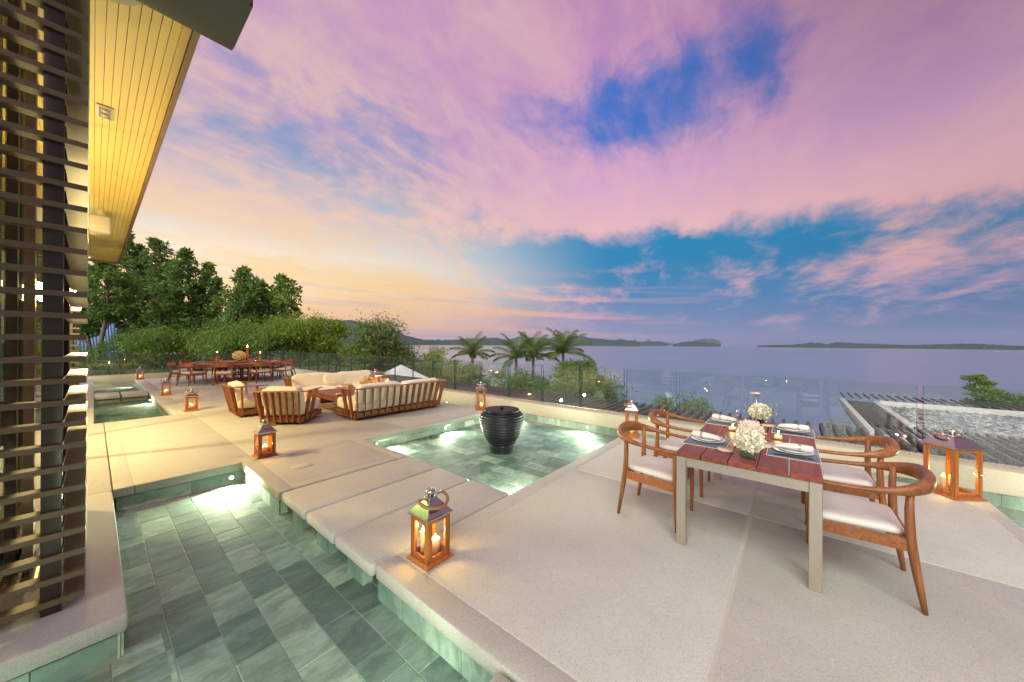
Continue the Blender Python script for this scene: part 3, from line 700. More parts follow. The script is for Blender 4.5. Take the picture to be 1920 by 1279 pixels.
# awning box over the nearer part
aw = empty('awning_box', (0, 0, 0)); tag(aw, 'dark bronze awning box with rounded end hanging from the eave', 'awning')
def prof_y(b, x0, x1, pts, mi=0): b.rings([[(x, y, z) for y, z in pts] for x in (x0, x1)], mi, True)
part('casing', 'awning_bronze', aw, lambda b: prof_y(b, -4.0, .44, [(2.30, 3.170), (2.318, 3.230), (2.31, 3.290), (2.26, 3.330), (.9, 3.350), (.88, 3.150), (1.0, 3.130), (2.12, 3.130), (2.21, 3.126), (2.27, 3.135)]), sharp=35)
part('end_cap', 'awning_bronze', aw, lambda b: prof_y(b, .4402, .452, [(2.30, 3.170), (2.318, 3.230), (2.31, 3.290), (2.26, 3.330), (1.9, 3.330), (1.9, 3.135), (2.12, 3.130), (2.21, 3.126), (2.27, 3.135)]), sharp=35)
part('nose_plate', 'chrome', aw, lambda b: prof_y(b, .36, .436, [(2.305, 3.170), (2.323, 3.230), (2.315, 3.290), (2.27, 3.329), (2.319, 3.290), (2.327, 3.230), (2.309, 3.169)]), sharp=35)
# small fixtures on the soffit
fl = empty('ceiling_speaker', (-.02, 4.30, 4.597)); tag(fl, 'rounded beige speaker dome on the yellow soffit beside the awning box', 'speaker')
part('housing', 'speaker_white', fl, lambda b: b.lathe([(.30, 0), (.29, -.05), (.24, -.085), (.0, -.10)], n=28))
part('grille_ring', 'speaker_white', fl, lambda b: b.lathe([(.11, -.09), (.11, -.115), (.075, -.118), (.07, -.106), (.0, -.108)], n=24))
tw = empty('twin_spot_lamp', (.085, 6.95, 4.597)); tag(tw, 'small square lamp plate with two round spots on the yellow soffit', 'lamp')
part('plate', 'speaker_white', tw, lambda b: b.cbox((-.075, -.19, -.014), (.075, .19, 0), .004))
part('panel', 'post_bronze', tw, lambda b: b.box((-.05, -.15, -.018), (.05, .15, -.0145)))
for s in (-1, 1): part('spot', 'speaker_white', tw, lambda b, s=s: b.lathe([(.038, -.019), (.032, -.026), (0, -.028)], (0, s * .07, 0), 14))
sp = empty('box_speaker', (.09, 12.3, 4.33)); tag(sp, 'white box speaker on a bracket under the soffit', 'speaker')
part('cabinet', 'speaker_white', sp, lambda b: b.cbox((-.17, -.14, -.26), (.17, .14, .14), .05))
part('bracket', 'speaker_white', sp, lambda b: (b.box((-.04, -.03, .14), (.04, .03, .268)),))
fd = empty('floodlight', (-.17, 16.3, 4.15)); tag(fd, 'round white floodlight hanging under the soffit behind the louvres', 'lamp')
part('reflector', 'speaker_white', fd, lambda b: b.lathe([(.22, -.05), (.2, .0), (.08, .06), (.03, .10), (0, .10)], n=20))
part('bulb', 'lamp_glow', fd, lambda b: b.lathe([(.0, -.045), (.18, -.05), (.2, -.045)], n=20, caps=False))
part('stem', 'aluminium', fd, lambda b: b.tube([(0, 0, .1), (0, 0, .447)], .015))
point_light('floodlight_light', (0, 0, -.12), 60, (1, .74, .30), .1, fd)
# wall lamps on the facade (they wash the soffit and the deck)
for i, y in enumerate((7.6, 9.2, 10.7)):
    wl = empty('wall_lamp', (-.21, y, 2.30)); tag(wl, 'warm lit wall lamp on the villa facade behind the screen', 'lamp', 'wall lamps along the villa facade')
    part('bracket', 'dark_frame', wl, lambda b: b.box((-.10, -.03, -.05), (-.061, .03, .05)))
    part('shade', 'lamp_glow', wl, lambda b: b.lathe([(.04, -.1), (.06, -.1), (.06, .1), (.04, .1)], n=16, caps=False))
    point_light('wall_lamp_light', (.14, 0, 0), 75, (1, .74, .30), .08, wl)
    part('door_jamb', 'window_frame', villa, lambda b, y=y: b.box((-.36, y - .04, .017), (-.312, y + .04, 4.56)))
pd = empty('added_pendant', (-2.4, 8.4, 4.2)); tag(pd, 'unseen round pendant added to carry the warm light of the villa room', 'lamp')  # fixture added out of view to carry the room light on the deck
part('shade', 'lamp_glow', pd, lambda b: b.lathe([(.24, -.02), (.26, .02), (.22, .10), (.05, .16)], n=24, caps=False)); part('cord', 'dark_frame', pd, lambda b: b.tube([(0, 0, .155), (0, 0, .38)], .008, 6))
point_light('room_lamp_light', (0, 0, -.06), 900, (1, .74, .36), .2, pd)

# ------------------------------------------------------------------ vegetation
def leaves_mesh(name, pts, dirs, size, aspect, mat, rng, fold=.18, sizevar=.45):
    n = len(pts); pts = np.asarray(pts, float); dirs = np.asarray(dirs, float)
    dirs /= np.linalg.norm(dirs, axis=1, keepdims=True) + 1e-9
    rv = rng.normal(size=(n, 3)); side = np.cross(dirs, rv); side /= np.linalg.norm(side, axis=1, keepdims=True) + 1e-9
    nor = np.cross(side, dirs)
    L = size * (1 + rng.uniform(-sizevar, sizevar, (n, 1))); W = L * aspect * .5
    v = np.empty((n, 4, 3)); v[:, 0] = pts; v[:, 2] = pts + dirs * L
    mid = pts + dirs * L * .45 + nor * L * fold * .5
    v[:, 1] = mid + side * W; v[:, 3] = mid - side * W
    v[:, 2] -= nor * L * fold * .4
    me = bpy.data.meshes.new(name); me.vertices.add(n * 4); me.vertices.foreach_set('co', v.reshape(-1))
    me.loops.add(n * 4); me.loops.foreach_set('vertex_index', np.arange(n * 4, dtype=np.int32))
    me.polygons.add(n); me.polygons.foreach_set('loop_start', np.arange(0, n * 4, 4, dtype=np.int32)); me.polygons.foreach_set('loop_total', np.full(n, 4, dtype=np.int32))
    me.update(calc_edges=True); me.validate(); me.materials.append(MATS[mat]); return me
def clump_points(centres, radii, per, rng, outward=.5, up=.25, flat=.8):
    P_, D_ = [], []
    for c, r in zip(centres, radii):
        k = max(8, int(per * (r / .5) ** 2)); u = rng.normal(size=(k, 3)); u /= np.linalg.norm(u, axis=1, keepdims=True)
        q = u * (r * rng.uniform(.25, 1.0, (k, 1)) ** .6); q[:, 2] *= flat
        P_.append(q + c); D_.append(u * outward + rng.normal(size=(k, 3)) * .55 + np.array([0, 0, up]))
    return np.concatenate(P_), np.concatenate(D_)
def tree(name, label, px, ytop, d, half, mat='leaf_dark', cb=.22, nclump=60, per=85, leaf=.21, seed=1, lean=0.0, group=None, shape=1.0, crad=(.22, .52), cat='tree', trunk_r=.13, lobes=None, base=None):
    rng = np.random.default_rng(seed); top = at(px, ytop, d); bx, by = (top.x, top.y) if base is None else base
    bz = ground_z(bx, by) - .1; H = top.z - bz; Rr = half / _F * d
    o = empty(name, (bx, by, bz)); tag(o, label, cat, group)
    lv = Vector((_S, -_C, 0)) * lean
    def axis(t): return Vector((lv.x * t * H + .25 * math.sin(t * 5 + seed), lv.y * t * H + .25 * math.cos(t * 4 + seed * 2) - .25, t * H))
    tp = [axis(i / 9 * .93) for i in range(10)]
    b = MB(); b.tube(tp, [trunk_r * (1.15 - .95 * i / 9) for i in range(10)], 8)
    C, Rd = [], []
    lob = lobes or [(rng.uniform(0, 6.28), rng.uniform(cb + .1, .95)) for _ in range(7)]
    nclump = int(nclump * 1.35)
    for i in range(nclump):
        t = cb + (1 - cb) * (i + rng.uniform(0, 1)) / nclump
        tt = (t - cb) / (1 - cb)
        rr = Rr * (max(0.02, math.sin(math.pi * min(.99, .16 + .80 * tt))) ** .8) * (1 - .35 * (tt ** 3)) * shape
        la, lt = lob[i % len(lob)]; a = la + rng.normal() * .9
        bulge = .42 + .8 * math.exp(-((t - lt) / .13) ** 2)
        q = axis(t) + Vector((math.cos(a), math.sin(a), 0)) * rr * bulge * rng.uniform(.25, 1.0) ** .7
        r_ = rng.uniform(*crad) * (1 - .35 * tt)
        q.z = min(q.z, H - r_ * .7); C.append(np.array(q)); Rd.append(r_)
    for i in rng.choice(len(C), size=min(22, len(C)), replace=False):
        c = Vector(C[i]); t0 = max(cb * .7, c.z / H - .14); p0 = axis(min(.9, t0)); m_ = (p0 + c) / 2 + Vector((0, 0, -.12))
        b.tube([p0, m_, c], [trunk_r * .36, trunk_r * .24, .012], 5)
    b.build('trunk', 'bark', o)
    P_, D_ = clump_points(C, Rd, per, rng)
    linkobj('crown', leaves_mesh('crown', P_, D_, leaf, .55, mat, rng), None, o)
    return o
G1 = 'tall trees behind the far glass fence'
tree('shade_tree', 'dark green tree with slim pale trunk in front of the blue roof', 193, 484, 25, 54, 'leaf_dark', .46, 80, 85, .27, 11, group=G1, trunk_r=.15)
tree('shade_tree', 'tallest dark tree, its narrow top reaching the end of the soffit', 240, 434, 31, 50, 'leaf_dark', .2, 100, 80, .32, 12, group=G1)
tree('shade_tree', 'tall leafy tree with bare twigs on its crown, beside the tallest tree', 298, 452, 30, 52, 'leaf_dark', .15, 110, 80, .31, 13, group=G1)
tree('shade_tree', 'tall full tree with broad dark crown and visible trunk behind the lanterns', 348, 470, 29, 54, 'leaf_dark', .15, 115, 80, .30, 14, group=G1)
tree('shade_tree', 'narrow pointed tree top standing against the bright sky', 384, 494, 30, 28, 'leaf_mid', .3, 60, 80, .29, 15, group=G1)
tree('shade_tree', 'leaning dark tree with forked trunk behind the round table', 440, 503, 27, 48, 'leaf_dark', .25, 90, 80, .27, 16, lean=.05, group=G1)
tree('shade_tree', 'thin open tree with small tufted crown and bare lower trunk', 487, 526, 29, 28, 'leaf_mid', .45, 44, 70, .27, 17, group=G1, crad=(.25, .55))
tree('shade_tree', 'open airy tree with sky showing through, last of the tall row', 531, 519, 29, 44, 'leaf_mid', .42, 58, 75, .27, 18, group=G1, crad=(.28, .6))
tree('shade_tree', 'green tree filling the row between the narrow tree and the leaning tree', 412, 522, 30, 34, 'leaf_dark', .2, 70, 80, .28, 19, group=G1)
tree('shade_tree', 'lower tree between the leaning tree and the thin open tree', 465, 540, 30, 32, 'leaf_mid', .25, 60, 80, .27, 119, group=G1)
tree('shade_tree', 'dark tree closing the gap beside the end of the soffit', 268, 462, 32, 46, 'leaf_dark', .2, 90, 80, .3, 120, group=G1)
tree('shade_tree', 'dark tree half hidden behind the far louvre screen', 165, 500, 29, 44, 'leaf_dark', .3, 70, 80, .28, 121, group=G1)
# bare twigs standing out of the crowns
def twigs(px, py, d, n, seed):
    rng = random.Random(seed); p = at(px, py, d); o = part('twig_cluster', 'bark', None, lambda b: [b.tube([p + Vector((0, 0, -1.2)), p + Vector((rng.uniform(-.3, .3), rng.uniform(-.3, .3), -.4)), p + Vector((rng.uniform(-.7, .7), rng.uniform(-.7, .7), rng.uniform(.0, .5)))], [.03, .02, .006], 4) for _ in range(n)]); return o
for i, (x, y) in enumerate(((303, 462), (328, 470))): tag(twigs(x, y, 29.5, 6, i), 'bare grey twigs above the ' + ('leafy crown' if i == 0 else 'broad dark crown'), 'twigs')
# bushes and bamboo
def bush(name, label, px, ytop, ybot, d, half, mat, seed, nclump=26, per=110, leaf=.16, aspect=.4, up=.15, cat='bush', group=None, crad=(.35, .7)):
    rng = np.random.default_rng(seed); p = at(px, ytop, d); q = at(px, ybot, d); Rr = half / _F * d; H = p.z - q.z
    gz = ground_z(p.x, p.y) - .1; zb = min(gz, q.z)
    o = empty(name, (p.x, p.y, zb)); tag(o, label, cat, group); off = q.z - zb; C, Rd = [], []
    for i in range(nclump):
        t = rng.uniform(.05, 1.0); a = rng.uniform(0, 6.28); rr = Rr * math.sqrt(max(.05, 1 - (t - .35) ** 2 / .5)) * rng.uniform(.2, 1) ** .6
        r_ = rng.uniform(*crad) * min(1.2, Rr / 1.4); C.append(np.array([math.cos(a) * rr, math.sin(a) * rr, max(off + t * H - r_ * .6, off)])); Rd.append(r_)
    b = MB()
    for i in rng.choice(len(C), size=min(8, len(C)), replace=False): c = Vector(C[i]); b.tube([(c.x * .1, c.y * .1, 0), (c.x * .5, c.y * .5, c.z * .55), c], [.06, .04, .012], 5)
    b.build('stem', 'bark', o)
    P_, D_ = clump_points(C, Rd, per, rng, .45, up, .85)
    linkobj('foliage', leaves_mesh('foliage', P_, D_, leaf, aspect, mat, rng), None, o); return o
G2 = 'shrubs behind the far glass fence'
def bamboo(name, label, px, ytop, ybot, d, half, mat, seed, ncane=16, leaf=.28, group=None):
    """arching canes with feathery drooping leaf sprays"""
    rng = np.random.default_rng(seed); p = at(px, ytop, d); q = at(px, ybot, d); zb = min(ground_z(p.x, p.y), q.z) - .1; H = p.z - zb; Rr = half / _F * d
    o = empty(name, (p.x, p.y, zb)); tag(o, label, 'bamboo', group); b = MB(); P_, D_ = [], []
    for i in range(ncane):
        a = rng.uniform(0, 6.28); hh = H * rng.uniform(.62, 1.02); rr = Rr * rng.uniform(.3, 1.05); u = Vector((math.cos(a), math.sin(a), 0))
        c = smooth_curve([(0, 0, 0), u * rr * .2 + Vector((0, 0, hh * .55)), u * rr * .55 + Vector((0, 0, hh * .92)), u * rr * .9 + Vector((0, 0, hh * .97)), u * rr * 1.15 + Vector((0, 0, hh * .80))], 5)
        b.tube(c, [.035 * (1 - .85 * j / (len(c) - 1)) for j in range(len(c))], 5)
        for j, pt in enumerate(c):
            t = j / (len(c) - 1)
            if t < .28: continue
            k = 34; s_ = .22 + .30 * (1 - abs(t - .6))
            P_.append(np.array(pt) + rng.normal(size=(k, 3)) * s_ * np.array([1, 1, .8])); D_.append(rng.normal(size=(k, 3)) * .5 + np.array([u.x * .4, u.y * .4, -.55]))
    b.build('canes', 'bark', o)
    linkobj('foliage', leaves_mesh('foliage', np.concatenate(P_), np.concatenate(D_), leaf, .20, mat, rng), None, o); return o
bush('shrub', 'dark rounded shrub below the slim pale trunk', 232, 628, 695, 25, 45, 'leaf_dark', 21, group=G2)
bush('shrub', 'dark shrub between the pink frame and the feathery bush', 275, 610, 690, 27, 45, 'leaf_dark', 22, 34, group=G2)
bush('shrub', 'dark shrub filling the gap behind the leaning tree', 395, 590, 690, 29, 50, 'leaf_dark', 23, 36, group=G2)
bush('shrub', 'mid green shrub behind the round table glasses', 455, 595, 690, 29, 55, 'leaf_mid', 24, 40, group=G2)
bush('shrub', 'low shrub left of the spiky plant beside the far screen', 158, 640, 700, 26, 30, 'leaf_mid', 25, group=G2)
bush('shrub', 'dark tangled shrub under the tallest tree', 350, 596, 690, 31, 55, 'leaf_dark', 20, 36, group=G2)
bamboo('feathery_bush', 'bright feathery bush beside the pink frame', 318, 626, 690, 25, 42, 'leaf_mid', 26, 14, .24, G2)
bamboo('feathery_bush', 'wide yellow green bamboo behind the far corner of the fence', 505, 600, 690, 25, 55, 'leaf_mid', 27, 18, .26, G2)
bamboo('feathery_bush', 'light yellow bamboo plumes left of the round green tree', 562, 600, 690, 26, 48, 'leaf_bright', 28, 18, .26, G2)
bamboo('feathery_bush', 'low green bamboo behind the dining chairs', 420, 632, 690, 24, 50, 'leaf_mid', 29, 14, .24, G2)
bush('garden_tree', 'bushy green tree with drooping tip in front of the coast hill', 614, 597, 690, 27, 40, 'leaf_bright', 30, 44, 110, .22, cat='tree')
bamboo('bamboo_clump', 'olive bamboo clump with arching plumes in front of the coast hill', 706, 601, 700, 26, 32, 'leaf_palm', 31, 20, .30)
bamboo('bamboo_clump', 'olive bamboo sprays hanging toward the water at the shore gap', 744, 640, 700, 27, 22, 'leaf_palm', 38, 12, .30)
bush('shrub', 'round green shrub beneath the olive bamboo plumes', 665, 645, 705, 24, 34, 'leaf_mid', 32, 24)
bush('shrub', 'rusty green shrub row behind the glass left of the white canopy', 765, 660, 720, 27, 36, 'leaf_palm', 33, 22)
bush('garden_tree', 'round bright green tree by the water right of the canopy', 818, 650, 715, 29, 36, 'leaf_bright', 34, 32, cat='tree')
bush('shrub', 'low dark hedge behind the glass above the canopy', 700, 680, 735, 25, 70, 'leaf_dark', 35, 40)
bush('shrub', 'dark hedge far behind the sofas', 600, 668, 720, 27, 60, 'leaf_dark', 36, 34)
bush('garden_tree', 'shady tree below the first palm behind the glass', 868, 674, 760, 28, 56, 'leaf_dark', 37, 60, cat='tree')
bush('garden_tree', 'dark green tree under the twin palms', 975, 690, 780, 26, 78, 'leaf_dark', 40, 84, cat='tree')
bush('garden_tree', 'dense tree below the tall palm at the shore side', 1085, 674, 780, 24, 56, 'leaf_dark', 41, 90, cat='tree')
bush('garden_tree', 'glossy dark tree close behind the glass below the tall palm', 1040, 700, 790, 17, 44, 'leaf_dark', 42, 40, 120, .13, cat='tree')
bamboo('grass_clump', 'pale drooping grass clump beside the dense tree', 1116, 716, 780, 18, 30, 'leaf_grass', 43, 16, .30)
bush('shrub', 'pointed shrub top beside the tall lantern near the water', 1130, 738, 780, 17, 14, 'leaf_mid', 44, 10, crad=(.2, .4))
bush('shrub', 'dark leafy bush seen through the glass behind the wooden chairs', 1298, 738, 800, 17, 34, 'leaf_dark', 45, 34, 120, .14)
bush('shrub', 'olive bush between the tall lantern and the dark leafy bush', 1243, 744, 800, 17, 34, 'leaf_mid', 46, 28, 120, .14)
bush('shrub', 'young green shrub beyond the trellis beside the pale roof edge', 1567, 790, 850, 11, 44, 'leaf_bright', 47, 30, 110, .10, crad=(.2, .4))
bush('shrub', 'young green shrub touching the pale roof corner', 1622, 796, 850, 11.5, 34, 'leaf_mid', 48, 24, 110, .10, crad=(.2, .4))
bush('shrub', 'fresh green shrub under the trellis at the right end', 1925, 836, 900, 9.6, 34, 'leaf_bright', 49, 20, 110, .10, crad=(.2, .4))
def layered(label, pads, px, d, seed):
    rng = np.random.default_rng(seed); c = at(px, 770, d); bz = ground_z(c.x, c.y) - .1; o = empty('layered_tree', (c.x, c.y, bz)); tag(o, label, 'tree'); C, Rd = [], []
    base = Vector((c.x, c.y, bz)); b = MB(); fork = at(px, 765, d) - base
    b.tube([(0, 0, 0), fork * .5 + Vector((.2, 0, 0)), fork], [.24, .2, .15], 8)
    for (x, y, hp) in pads:
        q = at(x, y, d + rng.uniform(-.8, .8)) - base; b.tube([fork, fork.lerp(q, .5) + Vector((0, 0, -.15)), q], [.09, .06, .02], 5)
        for k in range(max(3, int(hp * .8))):
            a_ = rng.uniform(0, 6.28); rr = hp / _F * d * rng.uniform(.1, 1); C.append(np.array(q) + np.array([math.cos(a_) * rr, math.sin(a_) * rr, rng.uniform(-.12, .2)])); Rd.append(rng.uniform(.28, .5))
    b.build('trunk', 'bark', o); P_, D_ = clump_points(C, Rd, 90, rng, .5, .3, .5)
    linkobj('crown', leaves_mesh('crown', P_, D_, .2, .5, 'leaf_mid', rng), None, o)
layered('tree with flat layered branches rising behind the pebble roof', [(1832, 709, 13), (1840, 718, 10), (1838, 728, 12), (1850, 733, 16), (1866, 736, 14), (1842, 742, 16), (1862, 750, 16), (1835, 757, 14), (1852, 762, 20)], 1848, 33, 52)
bush('garden_tree', 'spreading green tree right of the layered tree behind the pebble roof', 1902, 742, 800, 32, 40, 'leaf_mid', 53, 34, 110, .24, cat='tree')
bush('shrub', 'small round shrub left of the layered tree behind the pebble roof', 1815, 748, 790, 33, 12, 'leaf_mid', 54, 12, 110, .2)
# palms
def palm(label, px, py, d, flen, seed, nf=17):
    rng = np.random.default_rng(seed); c = at(px, py, d); gz = ground_z(c.x, c.y) - .2; H = c.z - gz
    o = empty('coconut_palm', (c.x, c.y, gz)); tag(o, label, 'palm', 'palms at the shore')
    part('trunk', 'palm_bark', o, lambda b: b.tube([(0.6 * math.sin(i / 9 * 1.6) - .6, .0, H * i / 9) for i in range(10)], [.2 - .09 * i / 9 for i in range(10)], 8))
    top = Vector((0.6 * math.sin(1.6) - .6, 0, H))
    for k in range(nf):
        a = 2.4 * k + rng.uniform(-.3, .3); el_ = 1.45 - 1.45 * k / nf + rng.uniform(-.1, .1); L = flen * rng.uniform(.85, 1.1); u = Vector((math.cos(a), math.sin(a), 0))
        pts = []; p = top.copy(); e = el_
        for j in range(12): pts.append(p.copy()); p = p + (u * math.cos(e) + Vector((0, 0, math.sin(e)))) * L / 11; e -= .05 + .10 * (j / 11)
        b = MB(); b.tube(pts, [.028 * (1 - .8 * j / 11) for j in range(12)], 4)
        sd = u.cross(Vector((0, 0, 1)))
        for j in range(2, 60):
            t = j / 60 * 11; i0 = min(10, int(t)); q = pts[i0].lerp(pts[i0 + 1], t - i0); tg = (pts[i0 + 1] - pts[i0]).normalized()
            ll = flen * .27 * math.sin(math.pi * min(.98, .12 + .84 * j / 60)) ** .7
            for s in (-1, 1):
                dv = (sd * s * .7 + tg * .75 + Vector((0, 0, -.30 + rng.uniform(-.3, .15)))).normalized(); wv = tg * .017
                b.add([q - wv, q + wv, q + dv * ll * .6 + wv * .8 + Vector((0, 0, .03)), q + dv * ll + Vector((0, 0, -.06)), q + dv * ll * .6 - wv * .8 + Vector((0, 0, .03))], [(0, 1, 2, 3, 4)])
        b.build('frond', 'leaf_palm', o)
palm('coconut palm with low crown nearest the round green tree', 886, 664, 30, 2.3, 61)
palm('coconut palm with upright crown, one of two standing close together', 968, 672, 29, 2.6, 62, 13)
palm('fuller coconut palm of the two standing close together', 1000, 666, 30, 2.7, 63)
palm('tall coconut palm with wide spread fronds above the dense tree', 1056, 662, 28, 2.6, 64, 20)
# spiky plants on the bank behind the far fence
def spiky(label, px, py, d, L, seed, n=46):
    rng = np.random.default_rng(seed); p = at(px, py, d); gz = min(p.z, 0) - .15; o = empty('spiky_plant', (p.x, p.y, gz)); tag(o, label, 'plant', 'spiky plants behind the far glass fence')
    b = MB()
    for i in range(n):
        a = rng.uniform(0, 6.28); e = rng.uniform(.35, 1.35); l = L * rng.uniform(.6, 1.1); u = Vector((math.cos(a), math.sin(a), 0)); sd = Vector((-u.y, u.x, 0)) * .03; q = Vector((0, 0, .05)); r0 = []
        for j in range(6): r0.append((q + sd * (1 - j / 5.2), q - sd * (1 - j / 5.2))); q = q + (u * math.cos(e) + Vector((0, 0, math.sin(e)))) * l / 5; e -= .28
        b.rings([[x[0], x[1]] for x in r0], 0, True, caps=False, closed=False)
    b.build('blades', 'leaf_grass', o)
for i, (x, y, l) in enumerate(((178, 690, 1.5), (205, 695, 1.3), (236, 690, 1.2), (165, 705, 1.1))): spiky(('big spiky plant beside the slim pale trunk', 'spiky plant behind the first glass panels', 'spiky plant below the pink frame', 'low spiky plant beside the far louvre screen')[i], x, y, 20 + i % 2 * 1.5, l, 70 + i)
# ground cover on the bank
def cover(name, mat, n, seed, fn, leaf=.18, aspect=.25):
    rng = np.random.default_rng(seed); pts = np.array([fn(rng) for _ in range(n)]); dr = rng.normal(size=(n, 3)) * .5 + np.array([0, 0, .6])
    o = linkobj(name, leaves_mesh(name, pts, dr, leaf, aspect, mat, rng), None); return o
def bank(rng):
    x = rng.uniform(-8, 12); y = rng.uniform(22.5, 30); return (x, y, ground_z(x, y) + rng.uniform(-.05, .12))
tag(cover('bank_grass', 'leaf_grass', 9000, 80, bank, .3, .14), 'long grass on the bank behind the far fence', 'grass', kind='stuff')
def slope(rng):
    x = 15 + 50 * rng.uniform(0, 1) ** 1.3; y = rng.uniform(-40, 70); return (x, y, ground_z(x, y) + rng.uniform(0, 1.0))
tag(cover('slope_thicket', 'leaf_dark', 40000, 81, slope, .34, .5), 'dense green thicket covering the slope down to the sea', 'thicket', kind='stuff')

# ------------------------------------------------------------------ neighbours beyond the fence
# trellis of dark beams just outside the parapet
tr = empty('trellis', (0, 0, -.16)); tag(tr, 'dark timber trellis of parallel beams outside the glass fence', 'trellis')
bm_ = MB(); bm_.cbox((0, 0, 0), (2.62, .055, .13), .004, 0, 1); bme = bm_.mesh('beam'); bme.materials.append(MATS['trellis_wood'])
y = -4.6; i = 0
while y < 19.0: linkobj('beam', bme, None, tr, (7.22, y, 0)); y += .205
part('bearer', 'trellis_wood', tr, lambda b: b.box((8.9, -4.7, -.16), (9.0, 19.1, -.001)))
part('wall_plate', 'white_concrete', tr, lambda b: b.box((7.17, -4.7, -.06), (7.215, 19.1, .10)))
for yy in (-3, 2, 7, 12, 17): part('trellis_leg', 'trellis_wood', tr, lambda b, yy=yy: b.box((8.9, yy, -4.0), (9.0, yy + .1, -.161)))
# pavilion with pebble roof
PZ = -.85
pv = empty('pavilion', (0, 0, PZ)); tag(pv, 'low pavilion with grey pebble roof, pale rim and dark boarded bay', 'pavilion')
part('roof_slab', 'house_wall', pv, lambda b: b.box((14.0, -26, -.55), (22.0, -1.86, -.16)))
part('wall', 'house_wall', pv, lambda b: b.box((14.6, -25.6, -9.0), (21.6, -2.2, -.551)))
part('rim', 'white_concrete', pv, lambda b: b.cbox((13.95, -1.855, -.2), (22.1, -1.70, .04), .015)); part('rim', 'white_concrete', pv, lambda b: b.cbox((15.9, -2.95, -.158), (21.9, -2.76, .03), .015))
part('rim', 'white_concrete', pv, lambda b: b.cbox((21.85, -26, -.158), (22.1, -2.96, .06), .015))
part('front_beam', 'white_concrete', pv, lambda b: b.tube([(13.85, -26, -.08), (13.85, -1.75, -.08)], .10, 14))
for i in range(40):
    x0 = 15.9 + i * .148
    part('board', 'deck_boards', pv, lambda b, x0=x0: b.box((x0, -2.755, -.06), (x0 + .138, -1.87, -.02)))
sl = MB(); sl.cbox((0, 0, 0), (1.95, .05, .08), .004, 0, 1); slm = sl.mesh('slat'); slm.materials.append(MATS['trellis_wood'])
for i in range(100): linkobj('slat', slm, None, pv, (13.96, -1.98 - i * .19, -.06))
for i in range(60): linkobj('slat', slm, None, pv, (22.0, -1.9 - i * .27, .065))
def pebble_fn(b):
    rng = random.Random(5)
    for _ in range(9000):
        y = -2.97 - 16 * rng.random() ** 1.2; x = rng.uniform(15.95, 21.8); r = rng.uniform(.05, .10); a = rng.uniform(0, 3.14); h = r * rng.uniform(.45, .8)
        ca, sa = math.cos(a) * r, math.sin(a) * r; k2 = rng.uniform(.6, .9); z = -.16
        b.add([(x + ca, y + sa, z + h * .3), (x - sa * k2, y + ca * k2, z + h * .3), (x - ca, y - sa, z + h * .3), (x + sa * k2, y - ca * k2, z + h * .3), (x, y, z + h), (x, y, z)], [(0, 1, 4), (1, 2, 4), (2, 3, 4), (3, 0, 4)], 0, True)
def mk_peb():
    m, t, o = newmat('pebble_grey'); g = t.n.new('ShaderNodeNewGeometry'); r = g.outputs['Random Per Island']
    c = t.ramp(r, [(0, (.07, .075, .08, 1)), (.4, (.20, .21, .21, 1)), (.75, (.36, .36, .35, 1)), (1, (.56, .56, .54, 1))])
    b = pbsdf(t, Base_Color=c, Roughness=.7); t.l.new(b.outputs[0], o.inputs[0])
mk_peb()
pb = part('pebbles', 'pebble_grey', pv, pebble_fn); pb['kind'] = 'stuff'
# white canopy below the terrace
ca = at(752, 684, 24); cn = empty('canopy', (ca.x, ca.y, ca.z - 1.6)); tag(cn, 'white pyramid canopy standing below the terrace behind the sofas', 'canopy')
def canopy_fn(b):
    s = 3.7; n = 8; rows = []
    for i in range(n + 1):
        t = i / n; r = s * (1 - t) + .03; z = 1.6 * (t ** 1.12); rows.append([(r * c * (1 if True else 1), r * d_, z) for c, d_ in ((1, 0), (.55, .55), (0, 1), (-.55, .55), (-1, 0), (-.55, -.55), (0, -1), (.55, -.55))])
    rows = [[(p[0] * .98, p[1] * .98, p[2]) for p in r] for r in rows]
    b.rings(rows, 0, False, caps=False)
part('fabric', 'canopy_white', cn, canopy_fn); cn.rotation_euler = (0, 0, R(AX + 90))
for (x, y) in ((3.5, 0), (0, 3.5), (-3.5, 0), (0, -3.5)): part('pole', 'aluminium', cn, lambda b, x=x, y=y: b.tube([(x, y, -3.2), (x, y, .05)], .035))
# blue roofed house behind the trees
hb = at(208, 625, 44); bh = empty('blue_roof_house', (hb.x, hb.y, -.9)); tag(bh, 'house with blue corrugated roof half hidden behind the trees', 'house')
bh.rotation_euler = (0, 0, R(8))
def corrug(b):
    rows = []
    for i in range(61):
        x = -3.9 + 7.8 * i / 60; dz = .14 * (i % 2); rows.append([(x, -2.6, -.3 + dz), (x, 0, 5.0 + dz), (x, .06, 5.0 + dz), (x, 2.6, -.3 + dz)])
    b.rings(rows, 0, False, caps=False, closed=False)
part('roof', 'blue_roof', bh, corrug); part('wall', 'house_wall', bh, lambda b: b.box((-3.6, -2.3, -2.0), (3.6, 2.3, .15)))
part('gable', 'house_wall', bh, lambda b: b.rings([[(x, -2.2, .151), (x, 2.2, .151), (x, 0, 4.6)] for x in (-3.6, 3.6)], 0, False))
for x in (-2.4, 0, 2.4): part('window', 'dark_frame', bh, lambda b, x=x: b.box((x - .5, -2.33, -1.3), (x + .5, -2.301, -.5)))
pf = at(262, 650, 38); pk = empty('pink_steel_frame', (pf.x, pf.y, -.8)); tag(pk, 'pinkish steel scaffold frame beside the blue roof', 'frame'); pk.rotation_euler = (0, 0, R(AX + 80))
for x in (-1.2, 0, 1.2): part('post', 'pink_steel', pk, lambda b, x=x: b.box((x, 0, 0), (x + .12, .12, 3.0)))
